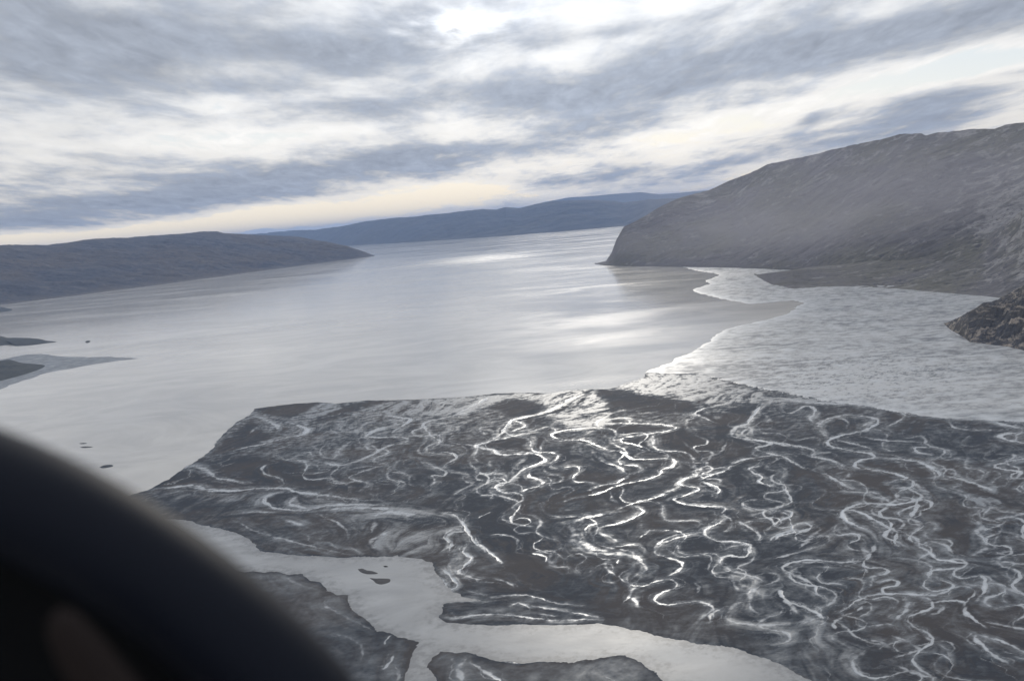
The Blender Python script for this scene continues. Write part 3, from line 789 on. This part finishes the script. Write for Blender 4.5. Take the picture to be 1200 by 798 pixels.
def rock_mat(name, base, pale, olive, pale_amt=0.5, scale=1.0, rot=0.5, bump=6.0, fine=1.0):
    m, t, b = mat(name)
    p = t.pos()
    st = t.n('ShaderNodeMapping'); t.l(p, st.inputs[0]); st.inputs['Rotation'].default_value = (0, 0, rot)
    st.inputs['Scale'].default_value = (1 / 420.0 * scale, 1 / 130.0 * scale, 1 / 60.0 * scale)
    n1 = t.noise(st.outputs[0], 1.0, 8, 0.66, 0.8)
    n2 = t.noise(t.scl(p, scale / 900.0, scale / 900.0, scale / 300.0), 1.0, 5, 0.6, 0.4)
    n3 = t.noise(t.scl(p, scale / 34.0 * fine, scale / 34.0 * fine, scale / 22.0 * fine), 1.0, 6, 0.7, 0.4)
    at = t.attr('bare')
    c = t.mix(t.rng(n2, 0.38, 0.64), base + (1,), olive + (1,))
    c = t.mix(t.m('MULTIPLY', t.rng(t.m('ADD', n1, t.m('MULTIPLY_ADD', at, 0.20, t.m('MULTIPLY_ADD', n3, 0.22, -0.11))), 0.55, 0.70), pale_amt), c, pale + (1,))
    c = t.mix(t.rng(n3, 0.30, 0.52), (base[0] * .62, base[1] * .62, base[2] * .66, 1), c)
    t.l(c, b.inputs['Base Color'])
    b.inputs['Roughness'].default_value = 0.9; b.inputs['Specular IOR Level'].default_value = 0.15
    bp = t.n('ShaderNodeBump'); bp.inputs['Strength'].default_value = 0.9; bp.inputs['Distance'].default_value = bump
    t.l(t.m('MULTIPLY_ADD', n1, 1.0, t.m('MULTIPLY', n3, 0.5)), bp.inputs['Height']); t.l(bp.outputs[0], b.inputs['Normal'])
    return m


def hill(name, m, base, sky, depth, na, nt, rough, label, seed=0, strata=0.0, scale=1.0, bare=None, prof=1.0, back=1.5, cat='hill', rdg=0.5, gully=0.0):
    """base / sky: waterline and skyline as seen points; depth: metres from waterline to ridge as (x, metres) pairs.
    Gives a closed massif: foot, face, ridge and a back slope that runs down to the sea again."""
    azs = [aztan(x, y)[0] for x, y in base] + [aztan(x, y)[0] for x, y in sky]
    az = np.linspace(min(azs), max(azs), na)
    tb = curve(base, az); ts = np.maximum(curve(sky, az), tb + 1e-5)
    dx = np.array([(aztan(x, 300)[0], v) for x, v in depth])
    dep = np.interp(az, dx[:, 0], dx[:, 1])
    d0 = H / -tb
    t = np.concatenate([np.linspace(-0.06, 0, 5)[:-1], np.linspace(0, 1, nt), np.linspace(1, 1 + back, nt // 4)[1:]])
    T, AZg = np.meshgrid(t, az, indexing='ij')
    d = d0[None, :] + T * dep[None, :]
    x = d * np.sin(AZg); y = d * np.cos(AZg)
    s = np.clip(T, 0, 1) ** prof
    e = tb[None, :] + (ts - tb)[None, :] * s
    z = H + d * e
    ridge = z[T[:, 0].searchsorted(1.0 - 1e-9), :]
    tail = np.clip((T - 1) / back, 0, 1)
    z = np.where(T > 1, ridge[None, :] * (1 - tail ** 1.6) - 30 * tail, z)
    z = np.where(T < 0, T * 400.0, z)
    hgt = np.maximum(ridge, 1)[None, :]
    c, s_ = math.cos(strata), math.sin(strata)
    xr = (x * c + y * s_) * scale; yr = (-x * s_ + y * c) * scale
    nz = rough * (rdg * (ridged(xr / 900, yr / 330, 6, seed) - 0.62) + (1 - rdg) * fbm(x * scale / 700, y * scale / 700, 6, seed + 5))
    nz = nz + rough * 0.16 * (ridged(xr / 150, yr / 60, 4, seed + 9) - 0.6)
    if gully:
        nz = nz - gully * np.clip(ridged(xr / 600, yr / 180, 3, seed + 13) - 0.72, 0, 1) * 4
    k = sstep(0.0, 0.12, T) * (1 - 0.72 * sstep(0.78, 0.99, T)) * np.clip(hgt / (rough * 2.5), 0.05, 1)
    z = z + nz * k
    z = np.where((T > 0.003) & (T < 1.2), np.maximum(z, 0.5), z)
    V = np.stack([x, y, z], -1).reshape(-1, 3)
    nT = len(t)
    jj_, ii_ = np.meshgrid(np.arange(nT - 1), np.arange(na - 1), indexing='ij')
    a = jj_ * na + ii_
    Q = np.stack([a, a + 1, a + na + 1, a + na], -1).reshape(-1, 4)
    bv = bare(AZg, T) if bare else np.zeros_like(T)
    o_ = np_mesh(name, V, Q, m, {'bare': bv.ravel()})
    return tag(o_, label, cat, 'structure')


M_hill = rock_mat('hill_heath_rock', (0.112, 0.103, 0.104), (0.30, 0.285, 0.275), (0.108, 0.100, 0.080), 0.6, 1.0, 0.6, 5.0)
M_left = rock_mat('hill_autumn_heath', (0.058, 0.055, 0.057), (0.14, 0.125, 0.11), (0.078, 0.062, 0.046), 0.5, 0.6, 0.1, 9.0)
M_far = rock_mat('hill_far_rock', (0.072, 0.075, 0.080), (0.15, 0.15, 0.15), (0.075, 0.073, 0.068), 0.5, 0.35, 0.1, 16.0)
M_snow = rock_mat('mountain_snow', (0.92, 0.93, 0.94), (0.95, 0.95, 0.95), (0.85, 0.86, 0.88), 0.6, 0.2, 0.1, 30.0)
M_isle = rock_mat('island_rock', (0.050, 0.055, 0.060), (0.12, 0.12, 0.12), (0.055, 0.058, 0.055), 0.4, 1.0, 0.3, 3.0)
M_crag = rock_mat('crag_rock', (0.050, 0.049, 0.052), (0.36, 0.305, 0.25), (0.058, 0.052, 0.044), 0.65, 2.2, 0.9, 3.0)

az_spur = aztan(1165, 290)[0]
hill('hill', M_hill,
     [(697, 309.5), (710, 311.5), (735, 312), (800, 313), (860, 314), (935, 317), (1000, 322), (1100, 330), (1200, 338), (1330, 352)],
     [(697, 309), (710, 306), (717, 295), (722, 281), (731, 266), (745, 259), (760, 251), (777, 241), (797, 232.5), (832, 222.5), (857, 211), (900, 193), (945, 183), (1000, 169.5),
      (1030, 164), (1055, 157.5), (1080, 156.5), (1085, 159), (1100, 155.5), (1140, 151.5), (1165, 151), (1177, 146.5), (1198, 143.5), (1330, 124)],
     [(697, 200), (722, 500), (760, 1200), (860, 2400), (1330, 2600)], 620, 300, 85,
     'large bare grey brown hill with a steep headland rising from the water', 1, -0.62, 1.0,
     lambda a, T: np.clip(np.exp(-((a - az_spur - 0.02) / 0.035) ** 2) * np.exp(-((T - 0.35) / 0.3) ** 2) * 1.2 + 0.35 * sstep(0.6, 1.0, T), 0, 1), prof=0.9, gully=22)
hill('hill', M_hill,
     [(884, 322.5), (893, 328), (905, 334), (930, 339), (960, 336.5), (1000, 336), (1050, 338.5), (1100, 343), (1150, 347), (1168, 349), (1200, 353), (1330, 366)],
     [(884, 322), (905, 319.5), (935, 317), (980, 312), (1030, 305), (1080, 300), (1130, 292), (1160, 276), (1200, 245), (1330, 190)],
     [(884, 150), (905, 500), (950, 900), (1330, 1500)], 420, 160, 45,
     'low dark foreland with pale rock slabs at the foot of the large hill', 4, -0.5, 1.4,
     lambda a, T: np.clip(0.75 * sstep(az_spur - 0.03, az_spur + 0.04, a) * sstep(0.1, 0.4, T) + 0.05, 0, 1), prof=1.0, gully=10)
hill('rocky_headland', M_crag,
     [(1106.5, 380), (1113, 386), (1132, 397), (1136, 401), (1153, 403), (1181, 406.5), (1200, 411), (1300, 428)],
     [(1106.5, 379.2), (1119, 374), (1136, 365), (1153, 355), (1162, 354), (1170, 351.5), (1181, 345), (1200, 335), (1230, 318), (1300, 290)],
     [(1106, 60), (1130, 220), (1200, 480), (1300, 700)], 420, 220, 52,
     'small craggy dark rock point with tan slabs jutting into the pale flat', 8, 0.9, 3.6,
     lambda a, T: 0.35 + 0 * T, prof=0.85, cat='headland', rdg=0.75, gully=6)
hill('hill', M_left,
     [(-140, 376), (-60, 366), (0, 357.5), (100, 345), (200, 332), (300, 318.5), (370, 309.5), (420, 303), (439, 300.3)],
     [(-140, 286), (-60, 286), (0, 287.5), (19, 286.5), (56, 287.5), (112, 279.5), (150, 278.5), (180, 276), (214, 274), (240, 271), (255, 271.5), (262, 273.5), (285, 274.5), (322, 276),
      (350, 278), (375, 282), (405, 288), (424, 294), (439, 299.8)],
     [(-140, 4000), (200, 4500), (360, 3500), (439, 500)], 620, 200, 120,
     'long low dark brown hill running out to a thin point across the water', 12, 0.1, 1.0, lambda a, T: 3.0 * (T < 0.02) + 0.2, prof=0.85, gully=15)  # thin pale foot: bright water reflection at the shoreline painted into the rock
hill('hill', M_far,
     [(250, 296), (405, 288.3), (445, 286), (495, 283.2), (560, 279), (660, 271.3), (730, 265.3), (800, 262), (900, 256)],
     [(250, 276), (300, 274), (345, 270), (370, 269), (395, 266), (410, 263), (432, 259), (455, 256), (482, 254), (510, 251.3), (540, 248), (567, 245.5), (582, 246), (592, 243), (610, 244.5), (627, 239.5),
      (645, 236.5), (667, 234.2), (700, 234.2), (720, 236), (730, 238), (760, 234), (800, 232), (900, 222)],
     [(250, 3500), (560, 5000), (900, 5000)], 620, 120, 260,
     'long blue hazy ridge along the far shore of the fjord', 16, 0.1, 0.3, None, prof=0.85, gully=25)
hill('hill', M_far,
     [(560, 268), (700, 258), (800, 250), (900, 241)],
     [(560, 252), (600, 246), (640, 236.5), (667, 231.5), (700, 229.5), (725, 227), (750, 225.5), (775, 228), (800, 226), (822, 224), (860, 222), (900, 219)],
     [(560, 6000), (900, 6000)], 300, 60, 150,
     'faint blue ridge behind the far shore ridge, beside the big headland', 20, 0.1, 0.2, None, prof=0.85)
hill('mountain', M_snow,
     [(255, 291), (330, 284.5), (440, 275)],
     [(255, 277), (280, 273.5), (289, 271), (300, 269), (311, 267.3), (322, 268.5), (337, 269), (349, 265.2), (362, 265.8), (375, 266.5), (385, 264), (394, 262), (402, 263), (440, 262)],
     [(255, 6000), (440, 6000)], 300, 60, 120,
     'distant pale snowy mountains on the horizon above the thin point', 24, 0.1, 0.2, None, prof=0.85, cat='mountain')

# ----------------------------------------------------------------------------------------------
# islands, rocks and bars
# ----------------------------------------------------------------------------------------------
def islet(name, m, pts, height, label, cat, seed=0, group=None, na=90, nr=22, rough=0.35):
    P = catmull(list(pts) + [pts[0]], 0.4)
    P = np.array([ground(x, y) for x, y in P])
    c = P.mean(0)
    k = np.linspace(0, len(P) - 1, na, endpoint=False).astype(int)
    B = P[k]
    r = np.linspace(0, 1.06, nr)
    X_ = c[0] + (B[:, 0] - c[0])[None, :] * r[:, None]; Y_ = c[1] + (B[:, 1] - c[1])[None, :] * r[:, None]
    size = np.ptp(P[:, 0])
    n_ = fbm(X_ / size * 6, Y_ / size * 6, 5, seed)
    z = height * ((1 - r[:, None] ** 2.2) * (0.85 + rough * 2 * n_) + 0.04) * 1.0
    z = np.where(r[:, None] > 1.0, -1.0, np.maximum(z, 0.2))
    V = np.stack([X_, Y_, z], -1).reshape(-1, 3)
    jj_, ii_ = np.meshgrid(np.arange(nr - 1), np.arange(na), indexing='ij')
    a = jj_ * na + ii_; b_ = jj_ * na + (ii_ + 1) % na
    Q = np.stack([a, a + na, b_ + na, b_], -1).reshape(-1, 4)
    o_ = np_mesh(name, V, Q, m, {'bare': np.zeros(len(V)), 'silt': np.full(len(V), 0.2), 'water': np.zeros(len(V))})
    return tag(o_, label, cat, None, group)


islet('island', M_isle, [(-60, 396), (-30, 391), (0, 394), (10, 396.5), (22, 398.5), (35, 396.8), (48, 397.5), (56, 399.6), (67, 400.6), (54, 402.5), (38, 404.5), (20, 405.6), (10, 404.2), (-30, 408), (-60, 404)], 22,
      'low dark island tapering to a point, farther of two at the photo edge', 'island', 2)
islet('island', M_isle, [(-60, 436), (-30, 424), (0, 423), (12, 421.5), (24, 425), (38, 427), (50, 427.5), (53, 429), (46, 433), (30, 438.5), (12, 443.5), (0, 446.5), (-40, 456)], 30,
      'dark blunt island with a pale shoal trailing from it, nearer of two', 'island', 6)
islet('rock', M_isle, [(99.5, 401), (102, 400.2), (106, 399.8), (105, 400.8), (101.5, 401.6)], 8, 'tiny dark rock alone in the water off the tapering island', 'rock', 9, na=30, nr=8)
islet('spit', M_isle, [(-40, 362), (-10, 358.5), (8, 361), (15, 363), (8, 365), (-10, 367), (-40, 368)], 18, 'dark stub of shore at the photo edge below the long low hill', 'spit', 3)
M_bar = mud_mat('bar_mud', (0.030, 0.034, 0.041), (0.052, 0.047, 0.046), (0.15, 0.16, 0.17))
for pts, lab in [([(92, 519.6), (97, 518.9), (102, 519.2), (100, 520), (95, 520.2)], 'tiny dark mud bar, farther of a close pair in the water beside the delta'),
                 ([(93, 524), (99, 523.1), (109, 523.4), (106, 524.3), (98, 524.8)], 'thin dark mud bar, nearer of a close pair in the water beside the delta'),
                 ([(116, 547.5), (122, 545), (131, 544.4), (133, 546), (128, 547.6), (120, 548.6)], 'dark mud bar in the water just above the black cowl edge'),
                 ([(418.5, 666.5), (424, 665.8), (430, 668), (437, 669), (443.5, 671.8), (436, 672.8), (428, 672.3), (422, 670)], 'dark mud bar in the pale river, upstream of a second one'),
                 ([(432, 676.8), (440, 677.4), (448, 677.4), (457.5, 678.2), (457, 682), (448, 684.8), (441, 683.6), (437, 680)], 'broad dark mud bar in the pale river, nearer the camera'),
                 ([(449, 663.3), (453, 662.9), (455, 664), (451, 664.4)], 'speck of mud in the pale river above two larger bars')]:
    islet('mud_bar', M_bar, pts, 1.4, lab, 'mud bar', len(lab), 'mud bars standing in the water', na=48, nr=9)

# rippled shoal that trails from the nearer island
M_shoal = mud_mat('shoal_sand', (0.075, 0.08, 0.088), (0.085, 0.088, 0.092), (0.17, 0.18, 0.19), 0.5, 0.4, 0.9)
s_sh = sdf([(-60, 440), (-20, 425), (10, 419.5), (30, 415.5), (48, 414.7), (70, 417.8), (100, 418.3), (130, 418.2), (150, 419), (160, 420.3), (140, 422.5), (110, 427), (80, 432.5), (55, 437), (25, 447), (0, 456), (-60, 470)]) + 30 * fbm(PX / 200, PY / 120, 4, 61)
o = cut('shoal', s_sh > -30, np.clip(s_sh * 0.01, -0.5, 0.14) , M_shoal, {'silt': np.clip(0.35 + 0.2 * mott, 0, 1), 'water': np.clip(0.2 + 0.0 * mott, 0, 1)})
tag(o, 'pale rippled shoal trailing across the water from the blunt island', 'shoal', 'structure')

# ----------------------------------------------------------------------------------------------
# cockpit cowl in the corner, half a metre from the lens
# ----------------------------------------------------------------------------------------------
def plastic(name, col, rough, grain=0.0):
    m, t, b = mat(name)
    p = t.pos()
    n = t.noise(p, 900.0, 3, 0.6)
    t.put(b.inputs['Base Color'], t.mix(n, tuple(c * .8 for c in col) + (1,), tuple(c * 1.2 for c in col) + (1,)))
    b.inputs['Roughness'].default_value = rough; b.inputs['Specular IOR Level'].default_value = 0.08
    bp = t.n('ShaderNodeBump'); bp.inputs['Strength'].default_value = 0.2; bp.inputs['Distance'].default_value = 0.0005
    t.l(n, bp.inputs['Height']); t.l(bp.outputs[0], b.inputs['Normal'])
    return m


M_black = plastic('black_vinyl', (0.0045, 0.006, 0.011), 0.55)
M_panel = plastic('black_panel', (0.002, 0.0025, 0.0035), 0.7)
M_stub = plastic('brown_dull', (0.013, 0.0095, 0.009), 0.7)
CD = 0.5
CAM = np.array([0, 0, H])


def at_cam(x, y, d=CD):
    return CAM + ray(x, y) * d


def circle3(a, b, c):
    (ax, ay), (bx, by), (cx, cy) = a, b, c
    D = 2 * (ax * (by - cy) + bx * (cy - ay) + cx * (ay - by))
    ux = ((ax * ax + ay * ay) * (by - cy) + (bx * bx + by * by) * (cy - ay) + (cx * cx + cy * cy) * (ay - by)) / D
    uy = ((ax * ax + ay * ay) * (cx - bx) + (bx * bx + by * by) * (ax - cx) + (cx * cx + cy * cy) * (bx - ax)) / D
    return ux, uy, math.hypot(ax - ux, ay - uy)


ux, uy, ur = circle3((0, 505), (188, 600), (413, 798))
cowl = bpy.data.objects.new('cockpit_cowl', None); COL.objects.link(cowl)
cc = at_cam(ux, uy)
Mx = Matrix(((RT[0], UP[0], -FW[0], cc[0]), (RT[1], UP[1], -FW[1], cc[1]), (RT[2], UP[2], -FW[2], cc[2]), (0, 0, 0, 1)))
cowl.matrix_world = Mx
tag(cowl, 'black rounded cockpit cowl with a thick padded rim, out of focus', 'cockpit cowl')
k = CD / F                       # metres per picture element at that distance
Rm = ur * k; tube = 66 * k


def local_mesh(name, V, Q, m, parent, smooth=True):
    return np_mesh(name, np.asarray(V), np.asarray(Q), m, None, parent, smooth)


NU, NV = 160, 40
uu = np.linspace(0, 2 * np.pi, NU, endpoint=False); vv = np.linspace(0, 2 * np.pi, NV, endpoint=False)
u2, v2 = np.meshgrid(uu, vv, indexing='ij')
rx = Rm - tube + tube * np.cos(v2)
V = np.stack([rx * np.cos(u2), rx * np.sin(u2), tube * 1.25 * np.sin(v2)], -1).reshape(-1, 3)
a = (np.arange(NU)[:, None] * NV + np.arange(NV)[None, :]); b_ = ((np.arange(NU)[:, None] + 1) % NU * NV + np.arange(NV)[None, :])
Q = np.stack([a, b_, np.roll(b_, -1, 1), np.roll(a, -1, 1)], -1).reshape(-1, 4)
local_mesh('rim', V, Q, M_black, cowl)
# dished inner panel with thickness, a little behind the rim
nr = 26
rp = np.concatenate([np.linspace(0.0005, Rm - tube * 1.2, nr), np.linspace(Rm - tube * 1.2, 0.0005, nr)])
zp = np.concatenate([-0.012 - 0.02 * (1 - np.linspace(0, 1, nr) ** 2), -0.030 - 0.02 * (1 - np.linspace(1, 0, nr) ** 2)])
V = np.stack([rp[:, None] * np.cos(uu)[None], rp[:, None] * np.sin(uu)[None], zp[:, None] + 0 * uu[None]], -1).reshape(-1, 3)
a = np.arange(2 * nr - 1)[:, None] * NU + np.arange(NU)[None]
Q = np.stack([a, a + NU, np.roll(a, -1, 1) + NU, np.roll(a, -1, 1)], -1).reshape(-1, 4)
local_mesh('panel', V, Q, M_panel, cowl)
# rounded brown tapering shape that sticks up in front of the panel
Mi = np.array(Mx.inverted())


def to_local(p):
    return (Mi @ np.append(p, 1))[:3]


gp = [(66, 712), (82, 744), (110, 786), (150, 840), (200, 890), (260, 950)]
gr = [18, 29, 34, 38, 41, 44]
path = catmull([to_local(at_cam(x, y, 0.44)) for x, y in gp], 0.004)
rad = np.interp(np.linspace(0, 1, len(path)), np.linspace(0, 1, len(gr)), gr) * 0.44 / F
s0 = np.linspace(0, 1, len(path)); rad = rad * np.sqrt(np.clip(1 - (1 - np.clip(s0 / 0.10, 0, 1)) ** 2, 0.0004, 1))
tg = np.gradient(path, axis=0); tg /= np.linalg.norm(tg, axis=1)[:, None]
n1 = np.cross(tg, [0, 0, 1.0]); n1 /= np.linalg.norm(n1, axis=1)[:, None]; n2 = np.cross(tg, n1)
ph = np.linspace(0, 2 * np.pi, 28, endpoint=False)
V = (path[:, None] + rad[:, None, None] * (np.cos(ph)[None, :, None] * n1[:, None] + 0.8 * np.sin(ph)[None, :, None] * n2[:, None])).reshape(-1, 3)
a = np.arange(len(path) - 1)[:, None] * 28 + np.arange(28)[None]
Q = np.stack([a, a + 28, np.roll(a, -1, 1) + 28, np.roll(a, -1, 1)], -1).reshape(-1, 4)
g = local_mesh('brown_stub', V, Q, M_stub, cowl)
g['label'] = 'dim brown rounded shape in front of the black panel'

# ----------------------------------------------------------------------------------------------
# haze
# ----------------------------------------------------------------------------------------------
HB = 150000.0
bx = [(sx * HB, sy * HB, z) for z in (-30.0, 1500.0) for sx, sy in ((-1, -1), (1, -1), (1, 1), (-1, 1))]
me = bpy.data.meshes.new('haze')
me.from_pydata(bx, [], [(3, 2, 1, 0), (4, 5, 6, 7), (0, 1, 5, 4), (1, 2, 6, 5), (2, 3, 7, 6), (3, 0, 4, 7)])
hm = bpy.data.materials.new('haze'); hm.use_nodes = True
t = NT(hm.node_tree)
out = t.n('ShaderNodeOutputMaterial'); pv = t.n('ShaderNodeVolumePrincipled')
pv.inputs['Color'].default_value = (0.40, 0.56, 0.90, 1); pv.inputs['Density'].default_value = 1.6e-5; pv.inputs['Anisotropy'].default_value = 0.2
t.l(pv.outputs[0], out.inputs['Volume'])
me.materials.append(hm)
ho = bpy.data.objects.new('haze', me); COL.objects.link(ho)
tag(ho, 'thin bluish haze filling the air over the fjord', 'haze', 'stuff')

def dust(x, y, d, rx, ry, rz, dens, label):
    c = CAM + ray(x, y) * d
    az = math.atan2(c[0], c[1])
    uu = np.linspace(0, 2 * np.pi, 48, endpoint=False); tt = np.linspace(0.02, np.pi - 0.02, 28)
    U_, T_ = np.meshgrid(uu, tt)
    w = 1 + 0.18 * fbm(np.cos(U_) * 1.5 + 3, np.sin(U_) * 1.5 + T_ * 2, 3, int(x))
    lx = rx * np.sin(T_) * np.cos(U_) * w; ly = ry * np.sin(T_) * np.sin(U_) * w; lz = rz * np.cos(T_) * w
    X_ = lx * math.cos(az) + ly * math.sin(az); Y_ = -lx * math.sin(az) + ly * math.cos(az)
    V = np.stack([X_, Y_, lz], -1).reshape(-1, 3)
    a = np.arange(27)[:, None] * 48 + np.arange(48)[None]; b_ = np.arange(27)[:, None] * 48 + (np.arange(48)[None] + 1) % 48
    Q = np.stack([a, a + 48, b_ + 48, b_], -1).reshape(-1, 4)
    m = bpy.data.materials.new('dust'); m.use_nodes = True
    t = NT(m.node_tree)
    out = t.n('ShaderNodeOutputMaterial'); pv = t.n('ShaderNodeVolumePrincipled')
    pv.inputs['Color'].default_value = (0.80, 0.765, 0.79, 1); pv.inputs['Anisotropy'].default_value = 0.3
    tc = t.n('ShaderNodeTexCoord').outputs['Object']
    rot = t.n('ShaderNodeMapping'); t.l(tc, rot.inputs[0]); rot.inputs['Rotation'].default_value = (0, 0, az)
    sc = t.n('ShaderNodeMapping'); t.l(rot.outputs[0], sc.inputs[0]); sc.inputs['Scale'].default_value = (1.25 / rx, 1.25 / ry, 1.25 / rz)
    ln = t.n('ShaderNodeVectorMath', operation='LENGTH'); t.l(sc.outputs[0], ln.inputs[0])
    nz = t.noise(t.scl(tc, 1 / 900.0, 1 / 900.0, 1 / 260.0), 1.0, 3, 0.55, 0.6)
    fo = t.rng(t.m('MULTIPLY_ADD', nz, 0.9, t.m('SUBTRACT', 0.55, ln.outputs['Value'])), 0.0, 0.9)
    t.l(t.m('MULTIPLY', fo, dens), pv.inputs['Density'])
    t.l(pv.outputs[0], out.inputs['Volume'])
    top = [(k, k + 1) for k in range(1)]
    me = bpy.data.meshes.new('dust_cloud')
    nv = len(V)
    me.from_pydata([tuple(v) for v in V] + [(0, 0, rz), (0, 0, -rz)], [], [tuple(int(i) for i in f) for f in Q] +
                   [(nv, k, (k + 1) % 48) for k in range(48)] + [(nv + 1, 27 * 48 + (k + 1) % 48, 27 * 48 + k) for k in range(48)])
    me.materials.append(m)
    o_ = bpy.data.objects.new('dust_cloud', me); COL.objects.link(o_)
    o_.location = c
    return tag(o_, label, 'dust', 'stuff')


dust(1030, 225, 6500, 2500, 750, 620, 6.5e-4, 'faint brownish veil of dust drifting across the face of the large hill')
dust(860, 275, 7700, 1900, 650, 360, 5.5e-4, 'low thin dust veil near the foot of the steep headland')

# ----------------------------------------------------------------------------------------------
# camera and render settings
# ----------------------------------------------------------------------------------------------
cam = bpy.data.cameras.new('camera'); co = bpy.data.objects.new('camera', cam); COL.objects.link(co)
co.matrix_world = Matrix(((RT[0], UP[0], -FW[0], 0), (RT[1], UP[1], -FW[1], 0), (RT[2], UP[2], -FW[2], H), (0, 0, 0, 1)))
cam.sensor_width = 36; cam.lens = 36 * F / 1200.0; cam.sensor_fit = 'HORIZONTAL'
cam.clip_start = 0.05; cam.clip_end = 500000
cam.dof.use_dof = True; cam.dof.focus_distance = 4000; cam.dof.aperture_fstop = 3.9
S.camera = co
S.render.engine = 'CYCLES'
S.view_settings.view_transform = 'Standard'; S.view_settings.look = 'None'
S.view_settings.exposure = 0.6; S.view_settings.gamma = 1.0
S.view_settings.use_curve_mapping = False
S.cycles.use_denoising = True
S.cycles.max_bounces = 6; S.cycles.volume_bounces = 0
S.cycles.caustics_reflective = False; S.cycles.caustics_refractive = False
